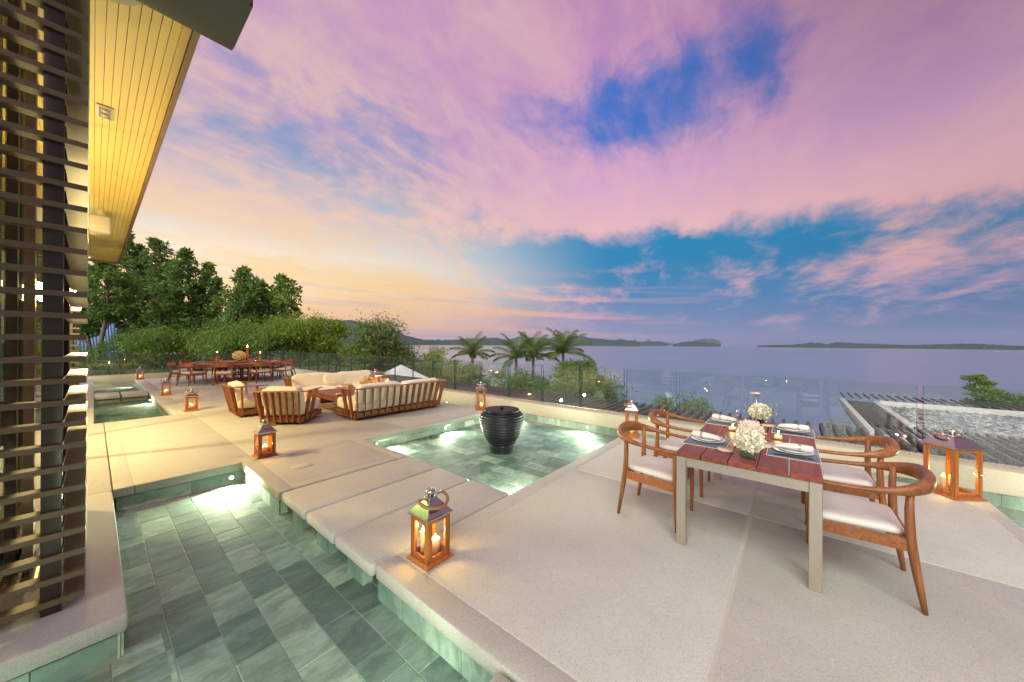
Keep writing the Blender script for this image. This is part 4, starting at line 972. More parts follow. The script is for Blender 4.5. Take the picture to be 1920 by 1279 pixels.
for z in (1.4, 2.2, 2.9): part('rail', 'pink_steel', pk, lambda b, z=z: b.box((-1.6, -.05, z), (1.7, -.001, z + .11)))
part('brace', 'pink_steel', pk, lambda b: b.bar((-1.3, .2, 0), (.2, .2, 2.9), .1, .1))

# ------------------------------------------------------------------ furniture
def cushion(b, sx, sy, sz, seed=0, e=.32, nu=26, nv=14, wr=.008, c=(0, 0, 0), mi=0):
    rng = random.Random(seed); ph = [rng.uniform(0, 6.28) for _ in range(6)]; rows = []
    sg = lambda v, p: math.copysign(abs(v) ** p, v)
    for i in range(nv + 1):
        f = -math.pi / 2 + math.pi * i / nv; row = []
        for j in range(nu):
            t = 2 * math.pi * j / nu; x = sg(math.cos(f), e) * sg(math.cos(t), e * .8); y = sg(math.cos(f), e) * sg(math.sin(t), e * .8); z = sg(math.sin(f), e * 1.9)
            k2 = wr * (math.sin(7 * x + ph[0] + 3 * y) + math.sin(11 * y + ph[1] - 5 * x) * .7 + math.sin(9 * z + 6 * x + ph[2]) * .6)
            row.append((c[0] + x * sx / 2, c[1] + y * sy / 2 + k2 * .3, c[2] + z * sz / 2 * (.86 + .14 * (1 - x * x) * (1 - y * y)) + k2))
        rows.append(row)
    b.rings(rows, mi, True)
# --- dining table, teak boards on steel legs
dt = empty('dining_table', (3.93, .285, 0)); tag(dt, 'rectangular dining table with red wood boards and brushed steel legs', 'table')
L2, W2 = .91, .445
pb_ = MB(); pb_.cbox((-L2, 0, .712), (L2, .1725, .75), .003, 0, 1); pbm = pb_.mesh('board'); pbm.materials.append(MATS['red_table_wood']); pbm.set_sharp_from_angle(angle=R(30))
for i in range(5): linkobj('board', pbm, None, dt, (0, -W2 + i * .1794, 0))
for sx in (-1, 1):
    for sy in (-1, 1): part('leg', 'brushed_steel', dt, lambda b, sx=sx, sy=sy: b.cbox((sx * (L2 - .035) - .034, sy * (W2 - .036) - .034, 0), (sx * (L2 - .035) + .034, sy * (W2 - .036) + .034, .711), .003, 0, 1), sharp=30)
for sx in (-1, 1): part('apron', 'brushed_steel', dt, lambda b, sx=sx: b.box((sx * (L2 - .03) - .02, -W2 + .072, .64), (sx * (L2 - .03) + .02, W2 - .072, .710)))
for sy in (-1, 1): part('apron', 'brushed_steel', dt, lambda b, sy=sy: b.box((-L2 + .071, sy * (W2 - .03) - .02, .64), (L2 - .071, sy * (W2 - .03) + .02, .710)))
# --- round-back teak armchairs
def round_chair():
    o = empty('armchair')
    for s in (-1, 1):
        part('leg', 'teak_upright', o, lambda b: b.tube([(s * .262, .225, 0), (s * .278, .222, .22), (s * .284, .218, .43), (s * .286, .212, .69)], [.0135, .020, .023, .018], 12))
        part('leg', 'teak_upright', o, lambda b: b.tube([(s * .262, -.295, 0), (s * .256, -.262, .22), (s * .245, -.236, .43), (s * .236, -.232, .60), (s * .238, -.236, .745)], [.0135, .021, .025, .022, .018], 12))
        part('seat_rail', 'teak', o, lambda b: b.bar((s * .283, .215, .388), (s * .246, -.236, .388), .022, .075))
    part('seat_rail', 'teak', o, lambda b: b.bar((-.28, .218, .388), (.28, .218, .388), .022, .075))
    part('seat_rail', 'teak', o, lambda b: b.bar((-.24, -.236, .388), (.24, -.236, .388), .022, .075))
    def seat(b):
        def ring(z, ins):
            pts = []
            for (cx, cyy, a0) in ((.262, .215, 0), (-.262, .215, 90), (-.218, -.222, 180), (.218, -.222, 270)):
                r = .05; k3 = math.copysign(1, cx), math.copysign(1, cyy)
                for i in range(5):
                    t = R(a0 + 90 * i / 4); pts.append((cx - k3[0] * (r + ins) + r * math.cos(t), cyy - k3[1] * (r + ins) + r * math.sin(t), z))
            return pts
        b.rings([ring(.424, .004), ring(.432, 0), ring(.452, .002), ring(.466, .014), ring(.472, .04), ring(.474, .12)], 0, True)
    part('seat_cushion', 'seat_leather', o, seat)
    half = [(.286, .245, .690), (.300, .10, .694), (.305, -.05, .704), (.285, -.19, .724), (.215, -.290, .748), (.11, -.335, .764), (0, -.346, .768)]
    pts = smooth_curve([(-x, y, z) for x, y, z in half] + [(x, y, z) for x, y, z in half[::-1][1:]], 5)
    rad = []
    for p in pts:
        t = max(0, min(1, (-p.y - .02) / .32)); rad.append((.020 + .012 * t * t, .015 + .038 * t ** 1.6))
    rad[0] = (.012, .010); rad[-1] = (.012, .010)
    part('arm_rail', 'teak', o, lambda b: b.tube(pts, rad, 14))
    return o
ch = round_chair(); ch['category'] = 'chair'; ch['group'] = 'teak armchairs at the rectangular table'
spots = [(3.455, -.335, 0, 'round backed teak armchair with pale seat facing the flower side, its back to the big lantern deck edge'), (4.36, -.325, 0, ''), (3.455, .985, 180, ''), (4.36, .975, 180, '')]
labs = ['teak armchair on the big lantern side, at the glass cube end of the table',
        'teak armchair on the big lantern side, at the pebble roof end of the table',
        'teak armchair on the urn pool side, at the glass cube end of the table',
        'teak armchair on the middle pool side of the table, beside the tall slim lantern']
for i, (x, y, a, _) in enumerate(spots):
    o = ch if i == 0 else copy_tree(ch); o.location = (x, y, 0); o.rotation_euler = (0, 0, R(a + (0, 2, -1, 2)[i])); o['label'] = labs[i]
# --- slatted lounge pieces: base frame, fanned slats, cap rail, cushions
def lounge(name, W, dep, nsl, ncush, label, cat, loc, rot, group, seed=0, back_lean=.10):
    o = empty(name, loc, R(rot)); tag(o, label, cat, group); hw, hd = W / 2, dep / 2
    part('base_frame', 'teak', o, lambda b: (b.box((-hw, -hd, .05), (hw, -hd + .03, .16)), b.box((-hw, hd - .03, .05), (hw, hd, .16)), b.box((-hw, -hd + .031, .05), (-hw + .03, hd - .031, .16)), b.box((hw - .03, -hd + .031, .05), (hw, hd - .031, .16)), b.box((-hw + .031, -hd + .031, .12), (hw - .031, hd - .031, .145))))
    for sx in (-1, 1):
        for sy in (-1, 1): part('foot', 'dark_red_wood', o, lambda b: b.box((sx * (hw - .1) - .03, sy * (hd - .1) - .03, 0), (sx * (hw - .1) + .03, sy * (hd - .1) + .03, .049)))
    def slat(p0, p1, th=.024, wb=.055, wt=.085):
        p0 = Vector(p0); p1 = Vector(p1); out = Vector((p1.x - p0.x, p1.y - p0.y, 0)); out.normalize(); sd = Vector((-out.y, out.x, 0)) * th / 2
        b = MB(); r0 = []
        for t in (0, .5, 1):
            p = p0.lerp(p1, t); wd = wb + (wt - wb) * t; r0.append([tuple(p + sd), tuple(p - sd), tuple(p - sd - out * wd), tuple(p + sd - out * wd)])
        b.rings(r0, 0, False); b.build('slat', 'teak_upright', o)
    for i in range(nsl):
        x = -hw + .05 + (W - .1) * i / (nsl - 1); f = x / hw
        slat((x, -hd - .026, .05), (x * (1 + .06) + 0.02 * f, -hd - .16, .655))
    for s in (-1, 1):
        slat((s * (hw + .026), -hd + .07, .05), (s * (hw + .15), -hd + .02, .655)); slat((s * (hw + .026), -hd + .30, .05), (s * (hw + .15), -hd + .30, .655))
    yb = -hd - .145; xe = hw + .125; r = .16; path = [(-xe - .01, -hd + .50, .67), (-xe, -hd + .36, .67), (-xe, yb + r, .67)] + [(-xe + r - r * math.cos(R(a)), yb + r - r * math.sin(R(a)), .67) for a in (30, 60, 90)]
    path = path + [(-x, y, z) for x, y, z in path[::-1]]
    part('cap_rail', 'dark_red_wood' if False else 'teak', o, lambda b: b.tube(path, [(.03, .008)] + [(.052, .013)] * (len(path) - 2) + [(.03, .008)], 10))
    for k in range(ncush):
        cw = (W - .06) / ncush; x0 = -hw + .03 + cw * (k + .5)
        part('seat_cushion', 'cream_fabric', o, lambda b: cushion(b, cw - .008, dep + .04, .27, seed + k, .16, 34, 12, .003, (x0, .05, .285)))
        c = part('back_cushion', 'cream_fabric', o, lambda b: cushion(b, cw - .01, .19, .44, seed + 20 + k, .24, 34, 16, .008))
        c.location = (x0, -hd + .055, .535); c.rotation_euler = (R(13), 0, R(random.uniform(-1.5, 1.5)))
    return o
GL = 'slatted teak lounge seats with cream cushions'
lounge('sofa', 2.2, .86, 14, 2, 'long slatted teak sofa showing its back to the urn pool', 'sofa', (4.50, 7.36, 0), 0, GL, 1)
lounge('sofa', 2.35, .86, 14, 2, 'cream sofa behind the coffee table with a small pillow on it', 'sofa', (4.52, 10.02, 0), 180, GL, 4)
lounge('lounge_chair', .78, .84, 7, 1, 'slatted lounge chair turned its back toward the hexagon of lantern light on the main deck' if False else 'slatted lounge chair with its back to the rope handled lantern', 'armchair', (2.62, 7.98, 0), -44, GL, 7)
lounge('lounge_chair', .78, .84, 7, 1, 'slatted lounge chair seen from the side, nearest the house', 'armchair', (2.38, 9.42, 0), -92, GL, 9)
pw = part('pillow', 'cream_fabric', None, lambda b: cushion(b, .56, .15, .34, 33, .42, 26, 14, .006)); pw.location = (4.30, 9.98, .595); pw.rotation_euler = (R(-20), 0, 0)
tag(pw, 'small rectangular cream pillow leaning on the back of the sofa', 'pillow')
# --- coffee table
ct = empty('coffee_table', (4.32, 8.60, 0)); tag(ct, 'low square red wood coffee table between the sofas', 'table')
for i in range(11): part('board', 'red_table_wood', ct, lambda b: b.cbox((-.85, -.74 + i * .1345, .36), (.85, -.74 + i * .1345 + .128, .395), .003, 0, 1), sharp=30)
for sx in (-1, 1):
    for sy in (-1, 1): part('leg', 'dark_red_wood', ct, lambda b: b.cbox((sx * .80 - .045, sy * .685 - .045, 0), (sx * .80 + .045, sy * .685 + .045, .359), .004, 0, 1), sharp=30)
for sy in (-1, 1): part('apron', 'dark_red_wood', ct, lambda b: b.box((-.754, sy * .70 - .015, .27), (.754, sy * .70 + .015, .359)))
for sx in (-1, 1): part('apron', 'dark_red_wood', ct, lambda b: b.box((sx * .815 - .015, -.639, .27), (sx * .815 + .015, .639, .359)))
for sx in (-1, 1): part('stretcher', 'dark_red_wood', ct, lambda b: b.box((sx * .805 - .025, -.639, .08), (sx * .805 + .025, .639, .13)))
# --- round table with chairs
RT = Vector((3.86, 18.1, 0)); rt = empty('round_table', RT); tag(rt, 'big round wooden dining table with lazy susan and slatted base', 'table')
RR = 1.62
part('table_top', 'dark_red_wood', rt, lambda b: b.lathe([(0, .70), (RR - .04, .70), (RR, .712), (RR, .74), (RR - .01, .75), (0, .75)], n=56, caps=False), sharp=30)
part('top_edge', 'teak', rt, lambda b: b.lathe([(RR - .1, .62), (RR - .06, .62), (RR - .06, .699), (RR - .1, .699)], n=48, caps=False))
part('lazy_susan', 'teak', rt, lambda b: b.lathe([(0, .775), (.86, .775), (.875, .785), (.86, .80), (0, .80)], n=48, caps=False), sharp=30)
part('susan_hub', 'dark_red_wood', rt, lambda b: b.lathe([(.2, .751), (.2, .774)], n=24, caps=False))
for i in range(16): a = 2 * math.pi * i / 16; part('base_slat', 'dark_red_wood', rt, lambda b: b.bar((.72 * math.cos(a), .72 * math.sin(a), .021), (.72 * math.cos(a), .72 * math.sin(a), .699), .10, .04, 0, Vector((math.cos(a), math.sin(a), 0))))
part('base_ring', 'dark_red_wood', rt, lambda b: b.lathe([(.66, .0), (.80, .0), (.80, .02), (.66, .02), (.66, 0)], n=40, caps=False)); part('base_ring', 'dark_red_wood', rt, lambda b: b.lathe([(.655, .25), (.695, .25), (.695, .30), (.655, .30), (.655, .25)], n=40, caps=False))
def band_chair():
    o = empty('dining_chair')
    for s in (-1, 1):
        part('leg', 'dark_red_wood', o, lambda b: b.tube([(s * .30, .27, 0), (s * .27, .25, .42), (s * .275, .23, .66)], [.016, .024, .018], 8))
        part('leg', 'dark_red_wood', o, lambda b: b.tube([(s * .28, -.33, 0), (s * .25, -.25, .42), (s * .26, -.265, .70)], [.016, .026, .02], 8))
        part('arm', 'dark_red_wood', o, lambda b: b.tube(smooth_curve([(s * .275, .25, .665), (s * .30, .05, .668), (s * .29, -.14, .68), (s * .25, -.25, .70)], 4), [(.03, .013)] * 13, 8))
    part('seat_frame', 'dark_red_wood', o, lambda b: (b.box((-.27, -.25, .37), (.27, -.22, .43)), b.box((-.27, .22, .37), (.27, .25, .43)), b.box((-.27, -.219, .37), (-.245, .219, .43)), b.box((.245, -.219, .37), (.27, .219, .43))))
    part('seat_cushion', 'seat_leather', o, lambda b: cushion(b, .53, .50, .10, 3, .3, 24, 8, .002, (0, 0, .455)))
    rows = []
    for i in range(13):
        t = -1 + 2 * i / 12; x = .30 * math.sin(t * 1.25) / math.sin(1.25); y = -.34 + .17 * (abs(t) ** 2.2); rows.append([(x, y, .675), (x, y + .028, .675), (x * .97, y + .034, .825), (x * .97, y + .008, .825)])
    part('backrest', 'dark_red_wood', o, lambda b: b.rings(rows, 0, True), sharp=40)
    return o
dc = band_chair(); dc['category'] = 'chair'; dc['group'] = 'chairs around the round table'
clab = ['chair at the round table on the coffee table side, right one of the pair there', 'chair at the round table facing the tall trees, nearest the coffee table sofa', 'chair at the round table on the sofa side beside the fence corner', 'chair at the round table by the sea side channel', 'chair at the round table on the far sea corner', 'chair at the far side of the round table under the yellow bamboo', 'chair at the far side of the round table before the leaning tree', 'chair at the round table backed by the dark fence panels', 'chair at the round table nearest the small lanterns', 'chair at the round table with its back to the house']
for i in range(10):
    a = R(-78 + 36 * i); o = dc if i == 0 else copy_tree(dc); o.location = (RT.x + (RR + .12) * math.cos(a), RT.y + (RR + .12) * math.sin(a), 0); o.rotation_euler = (0, 0, a + R(90) + random.uniform(-.06, .06)); o['label'] = ['chair at the round table turned to the coffee table', 'chair at the round table, between the coffee table and the sea fence', 'chair at the round table beside the sea fence channel', 'chair at the round table nearest the fence corner', 'chair at the round table in front of the yellow green bamboo', 'chair at the round table in front of the leaning tree', 'chair at the round table in front of the broad dark tree', 'chair at the round table beside the smallest lantern', 'chair at the round table with its back toward the house pool', 'chair at the round table, between the house pool and the lounge chairs'][i]
# --- glazed urn
ur = empty('urn', (4.52, 3.92, -.256)); tag(ur, 'ribbed black glazed water urn standing in the middle pool', 'urn')
def urn_fn(b):
    base = [(.20, 0), (.215, .12), (.245, .19), (.295, .28), (.335, .38), (.362, .47), (.374, .55), (.37, .61), (.35, .655), (.318, .69)]; prof = []
    for i in range(len(base) - 1):
        for j in range(10):
            t = j / 10; z = base[i][1] + (base[i + 1][1] - base[i][1]) * t; r = base[i][0] + (base[i + 1][0] - base[i][0]) * t
            prof.append((r + (.012 * abs(math.sin(z * 66)) if .08 < z < .685 else 0), z))
    prof.append((.295, .70)); b.lathe(prof, n=64)
part('body', 'urn_glaze', ur, urn_fn)
part('rim', 'urn_glaze', ur, lambda b: b.lathe([(.290, .695), (.298, .70), (.294, .708), (.304, .716), (.306, .728), (.296, .737), (.25, .734), (.0, .733)], n=48))
part('spout', 'urn_glaze', ur, lambda b: b.lathe([(.03, .733), (.026, .76), (.012, .775), (0, .776)], n=14))

# ------------------------------------------------------------------ lanterns and candles
def lantern_proto(s, e, name='lantern'):
    o = empty(name); h = s / 2; pw = .024
    part('plinth', 'lantern_wood', o, lambda b: b.rings([[(x * k2, y * k2, z) for x, y in ((-1, -1), (1, -1), (1, 1), (-1, 1))] for k2, z in ((h + .022, 0), (h + .022, .010), (h + .006, .026))], 0, False))
    for sx in (-1, 1):
        for sy in (-1, 1): part('post', 'lantern_wood', o, lambda b: b.box((sx * (h - pw / 2) - pw / 2, sy * (h - pw / 2) - pw / 2, .0265), (sx * (h - pw / 2) + pw / 2, sy * (h - pw / 2) + pw / 2, e)))
    for k in range(4):
        a = R(90 * k)
        for z0, z1 in ((.0265, .058), (e - .034, e)):
            r = part('rail', 'lantern_wood', o, lambda b: b.box((-h + pw + .0005, -h + .002, z0), (h - pw - .0005, -h + .020, z1))); r.rotation_euler = (0, 0, a)
        for sx in (-1, 1):
            r = part('stile', 'lantern_wood', o, lambda b: b.box((sx * (h - pw - .010) - .009, -h + .003, .0585), (sx * (h - pw - .010) + .009, -h + .019, e - .0345))); r.rotation_euler = (0, 0, a)
        g = part('pane', 'lantern_glass', o, lambda b: b.add([(-h + pw + .02, -h + .010, .0585), (h - pw - .02, -h + .010, .0585), (h - pw - .02, -h + .010, e - .0345), (-h + pw + .02, -h + .010, e - .0345)], [(0, 1, 2, 3)])); g.rotation_euler = (0, 0, a)
    part('latch', 'chrome', o, lambda b: b.tube([(h - .03, -h + .0015, e * .5), (h - .03, -h - .018, e * .5)], [.007, .010], 10))
    def roof(b):
        rr = [(h + .016, e + .0005), (h + .018, e + .012), (h + .008, e + .018), (h * .42, e + .105), (h * .40, e + .106)]
        b.rings([[(x * q, y * q, z) for x, y in ((-1, -1), (1, -1), (1, 1), (-1, 1))] for q, z in rr], 0, False)
    part('roof', 'chrome', o, roof)
    part('cap', 'chrome', o, lambda b: b.cbox((-h * .36, -h * .36, e + .1065), (h * .36, h * .36, e + .122), .003, 0, 1))
    part('knob', 'chrome', o, lambda b: b.lathe([(.024, e + .1225), (.024, e + .15), (.038, e + .155), (.040, e + .165), (.030, e + .178), (.0, e + .184)], n=20))
    ring = [(.115 * math.cos(t) + .0, .02 + .095 * math.sin(t), e + .115 - .035 * math.sin(t) - (.0 if math.sin(t) > 0 else .0)) for t in [R(-20 + 220 * i / 16) for i in range(17)]]
    ring = [(x, y + h * .1, z + .0) for x, y, z in ring]
    part('rope_handle', 'rope', o, lambda b: b.tube(ring, .012, 8))
    part('handle_clip', 'chrome', o, lambda b: (b.tube([(h * .37, 0, e + .114), ring[0]], .008, 8), b.tube([(-h * .37, 0, e + .114), ring[-1]], .008, 8)))
    return o
def candle_proto(r, hh):
    o = empty('candle')
    part('wax', 'wax', o, lambda b: b.lathe([(r, 0), (r, hh - .004), (r * .9, hh), (r * .55, hh - .006), (0, hh - .008)], n=18))
    part('wick', 'dark_frame', o, lambda b: b.tube([(0, 0, hh - .008), (.001, 0, hh + .008)], .0012, 5))
    part('flame', 'flame', o, lambda b: b.lathe([(0, hh + .003), (.006, hh + .009), (.0075, hh + .016), (.004, hh + .028), (0, hh + .038)], n=10))
    point_light('candle_light', (0, 0, hh + .022), 3.6, (1, .56, .16), .012, o)
    return o
P_short, P_tall, P_big, P_slim = lantern_proto(.205, .335), lantern_proto(.21, .50), lantern_proto(.285, .53), lantern_proto(.20, .46)
C_pillar, C_thin = candle_proto(.036, .11), candle_proto(.019, .17)
used = set()
def place(proto, loc, rot, label, cat, group):
    o = proto if id(proto) not in used else copy_tree(proto); used.add(id(proto)); o.location = loc; o.rotation_euler = (0, 0, R(rot)); tag(o, label, cat, group); return o
GLN = 'wood and metal lanterns set about the terrace'; GC = 'candles burning inside the lanterns'
lan = [(P_short, 1.625, 2.115, 180, 'wooden lantern with dark cord handle on the near deck by the stepping slabs'),
       (P_short, 1.555, 5.80, -90, 'wooden lantern with rope handle on the main deck corner by the near pool'),
       (P_short, 1.46, 10.83, 178, 'short wooden lantern by the near edge of the far pool'),
       (P_short, 1.39, 14.5, 175, 'short wooden lantern by the far pool stepping pads'),
       (P_short, 1.26, 21.2, 92, 'smallest lantern at the end of the far pool'),
       (P_tall, 6.0, 5.88, -40, 'tall wooden lantern on the deck behind the urn'),
       (P_slim, 6.0, 2.18, 15, 'tall slim lantern at the deck edge behind the chairs'),
       (P_big, 5.98, -1.36, -52, 'large wooden lantern with silver roof beside the channel')]
for pr, x, y, a, lb in lan:
    l = place(pr, (x, y, .0005), a, lb, 'lantern', GLN); l.name = 'lantern'
    hgt = .0265
    if pr is P_short:
        place(C_pillar, (x + (.03 if y < 3 else 0), y + (-.02 if y < 3 else 0), hgt), 0, 'lit pillar candle inside the ' + lb.replace('wooden ', '').replace('with dark cord handle ', '').replace('with rope handle ', ''), 'candle', GC)
        if y < 3: place(C_thin, (x - .035, y + .045, hgt), 0, 'thin lit candle at the back of the lantern by the stepping slabs', 'candle', GC)
    else:
        place(C_thin if pr is P_big else C_pillar, (x + .01, y, hgt), 0, 'lit candle in the ' + lb.replace(' with silver roof', '').replace('on the deck behind', 'behind').replace(' at the deck edge behind the chairs', ' behind the chairs').replace(' at the deck edge', '').replace('wooden ', ''), 'candle', GC)
        if pr is P_big: place(C_thin, (x - .05, y + .07, hgt), 0, 'second lit candle at the back of the large lantern', 'candle', GC)
# ------------------------------------------------------------------ rectangular table setting
TZ = .7505; G = 'rectangular table setting'
def blossom_ball(name, mat, r, n, seed, petal=.02, flat=.8):
    rng = np.random.default_rng(seed); u = rng.normal(size=(n, 3)); u /= np.linalg.norm(u, axis=1, keepdims=True); q = u * r * rng.uniform(.80, 1.02, (n, 1)); q[:, 2] *= flat
    P_, D_ = [], []
    for k in range(4): P_.append(q); D_.append(np.cross(u, rng.normal(size=(n, 3))) + u * .55)
    return leaves_mesh(name, np.concatenate(P_), np.concatenate(D_), petal, .95, mat, rng, .3)
def flower_bowl(label, loc, mat, r, vase, seed, n=420, petal=.022):
    o = empty('flower_arrangement', loc); tag(o, label, 'flowers')
    vh = vase[1]
    if vase[0] == 'cube':
        w_ = .05; part('vase', 'wine_glass', o, lambda b: (b.box((-w_, -w_, 0), (w_, w_, .006)), b.add([(-w_, -w_, 0), (w_, -w_, 0), (w_, w_, 0), (-w_, w_, 0), (-w_, -w_, vh), (w_, -w_, vh), (w_, w_, vh), (-w_, w_, vh)], [(0, 1, 5, 4), (1, 2, 6, 5), (2, 3, 7, 6), (3, 0, 4, 7)])))
        part('leaf_lining', 'leaf_plain', o, lambda b: b.cbox((-w_ + .006, -w_ + .006, .012), (w_ - .006, w_ - .006, vh - .004), .008))
    else:
        part('vase', vase[0], o, lambda b: b.lathe([(.035, 0), (.05, .02), (.055, vh * .6), (.045, vh), (.04, vh)], n=20))
    bl = linkobj('blossoms', blossom_ball('blossoms', mat, r, n, seed, petal), None, o); bl.location = (0, 0, vh + r * .62)
    part('blossom_core', mat, o, lambda b: b.lathe([(r * .8 * math.sin(math.pi * i / 8), vh + r * .62 - r * .62 * math.cos(math.pi * i / 8)) for i in range(9)], n=14, caps=False))
    return o
flower_bowl('ball of cream white blossoms in a clear glass cube vase', (3.20, .26, TZ), 'blossom_white', .092, ('cube', .075), 1, 520, .024)
flower_bowl('white flower ball in a dark bowl at the sea end of the table', (4.72, .28, TZ), 'blossom_white', .095, ('urn_glaze', .07), 2, 460, .024)
# frilly pale coral piece
o = empty('coral_centrepiece', (3.98, .31, TZ)); tag(o, 'frilly pale pink coral centrepiece in the middle of the table', 'ornament')
part('stand', 'bread', o, lambda b: b.lathe([(.11, 0), (.12, .012), (.06, .02), (0, .02)], n=24))
def coral_fn(b):
    rng = random.Random(4)
    for i in range(170):
        a = rng.uniform(0, 6.28); e = rng.uniform(.1, 1.5); l = rng.uniform(.07, .135); d_ = Vector((math.cos(a) * math.cos(e) * 1.15, math.sin(a) * math.cos(e) * .9, math.sin(e) * .85)); p = Vector((0, 0, .02)); m_ = p + d_ * l * .6 + Vector((rng.uniform(-.02, .02), rng.uniform(-.02, .02), 0)); q = p + d_ * l
        b.tube([p, m_, q], [.004, .004, .007], 5)
        for _ in range(3): b.tube([m_, q + Vector((rng.uniform(-.03, .03), rng.uniform(-.03, .03), rng.uniform(-.02, .03)))], [.003, .006], 4)
part('fronds', 'blossom_pink', o, coral_fn)
tl_ = empty('table_lamp', (4.30, .285, TZ)); tag(tl_, 'slim metal table lamp with flat disc head above the coral', 'lamp')
part('lamp_base', 'brushed_steel', tl_, lambda b: b.lathe([(.055, 0), (.055, .012), (.05, .016), (0, .016)], n=24))
part('stem', 'brushed_steel', tl_, lambda b: b.tube([(0, 0, .0165), (0, 0, .37)], .007, 10))
part('head', 'brushed_steel', tl_, lambda b: b.lathe([(.0, .3705), (.058, .3705), (.06, .376), (.058, .392), (0, .394)], n=28))
def votive(label, loc):
    o = empty('votive_cup', loc); tag(o, label, 'candle', 'glass cube votive candles'); w_ = .035
    part('cup', 'wine_glass', o, lambda b: b.add([(-w_, -w_, 0), (w_, -w_, 0), (w_, w_, 0), (-w_, w_, 0), (-w_, -w_, .075), (w_, -w_, .075), (w_, w_, .075), (-w_, w_, .075)], [(0, 1, 5, 4), (1, 2, 6, 5), (2, 3, 7, 6), (3, 0, 4, 7), (3, 2, 1, 0)]))
    part('wax', 'wax', o, lambda b: b.cbox((-.030, -.030, .004), (.030, .030, .034), .006)); part('flame', 'flame', o, lambda b: b.lathe([(0, .036), (.006, .042), (.004, .052), (0, .06)], n=10))
    point_light('votive_light', (0, 0, .055), .8, (1, .55, .16), .01, o)
votive('square glass votive candle beside the plate nearest the big lantern', (4.02, .10, TZ)); votive('square glass votive candle on the middle pool side of the coral', (4.12, .47, TZ))
pl_lab = [('at the big lantern side, flower cube end', 3.60, -.005, 0), ('at the big lantern side, sea end', 4.50, -.005, 0), ('at the middle pool side, flower cube end', 3.52, .59, 180), ('at the middle pool side, sea end', 4.52, .585, 180)]
def mat_me():
    b = MB(); b.box((-.225, -.135, 0), (.225, .135, .004)); me = b.mesh('placemat'); return me
def setting(wh, x, y, rot):
    def L(dx, dy): a = R(rot); return (x + dx * math.cos(a) - dy * math.sin(a), y + dx * math.sin(a) + dy * math.cos(a))
    q = part('placemat', 'placemat_blue', None, lambda b: b.cbox((-.215, -.16, 0), (.215, .16, .004), .0015, 0, 1)); q.location = (x, y, TZ); q.rotation_euler = (0, 0, R(rot)); tag(q, 'blue grey woven placemat ' + wh, 'placemat', G + ' placemats')
    part('pale_hem', 'napkin_cloth', q, lambda b: (b.box((-.219, -.1635, .0005), (.219, -.1602, .0035)), b.box((-.219, .1602, .0005), (.219, .1635, .0035)), b.box((-.2195, -.16, .0005), (-.2152, .16, .0035)), b.box((.2152, -.16, .0005), (.2195, .16, .0035))))
    p = empty('plate', (x, y, TZ + .0045)); tag(p, 'round pale plate on the placemat ' + wh, 'plate', G + ' plates')
    part('dish', 'porcelain', p, lambda b: b.lathe([(.05, 0), (.085, .003), (.132, .016), (.135, .0175), (.130, .018), (.084, .007), (0, .006)], n=40)); part('side_dish', 'porcelain', p, lambda b: b.lathe([(.04, .0065), (.062, .009), (.095, .024), (.093, .026), (.06, .013), (0, .012)], n=32))
    nx, ny = L(.0, -.01); n_ = empty('napkin', (nx, ny, TZ + .033), R(rot + 84)); tag(n_, 'rolled white napkin with ring on the plate ' + wh, 'napkin', G + ' napkins')
    n_.scale = (.92, 1.25, 1.25); part('cloth', 'napkin_cloth', n_, lambda b: b.tube([(-.13, 0, .012), (-.12, 0, .014), (-.04, 0, .014), (.05, 0, .012), (.12, .0, .008), (.135, .0, .004)], [(.010, .008), (.022, .020), (.024, .021), (.030, .017), (.042, .010), (.045, .006)], 14))
    part('ring', 'brushed_steel', n_, lambda b: b.tube([(-.048, 0, .013), (-.030, 0, .013)], [(.0262, .0232), (.0272, .0236)], 16, caps=False))
    cx_, cy_ = L(-.17, .0); c = empty('chopsticks', (cx_, cy_, TZ + .0048), R(rot + 90)); tag(c, 'dark chopsticks and silver spoon on the placemat ' + wh, 'cutlery', G + ' cutlery')
    for k in (0, 1): part('chopstick', 'dark_frame', c, lambda b: b.tube([(-.115, .010 * k, .012), (.115, .008 * k, .0045)], [.0024, .004], 6))
    part('rest', 'brushed_steel', c, lambda b: b.tube([(-.08, -.01, .004), (-.08, .022, .004)], .004, 6)); part('spoon', 'chrome', c, lambda b: b.tube([(-.13, -.02, .004), (.02, -.018, .004), (.05, -.017, .006), (.085, -.016, .004)], [.003, .003, (.014, .003), .003], 8))
for a in pl_lab: setting(*a)
def wine(label, loc, hh=.21, r=.038, mat='wine_glass', group=G + ' glasses', name='wine_glass'):
    o = empty(name, loc); tag(o, label, 'glass', group)
    part('bowl', mat, o, lambda b: b.lathe([(.004, hh * .45), (r * .7, hh * .52), (r, hh * .68), (r * .95, hh * .85), (r * .78, hh)], n=24, caps=False)); part('stem', mat, o, lambda b: b.lathe([(.032, 0), (.031, .003), (.005, .008), (.004, hh * .45)], n=16, caps=False)); return o
for i, (x, y, lb) in enumerate(((4.14, .20, 'stemmed glass beside the coral on the big lantern side'), (4.44, .17, 'stemmed glass between the lamp and the far flower ball'), (4.50, .40, 'stemmed glass behind the lamp on the middle pool side'), (4.30, .44, 'stemmed glass beside the far votive candle'), (3.82, .44, 'stemmed glass beside the coral on the middle pool side'), (4.62, .13, 'stemmed glass nearest the far flower ball'))):
    wine(lb, (x, y, TZ), (.22, .24, .23, .20, .19, .25)[i], (.043, .046, .042, .05, .046, .045)[i])
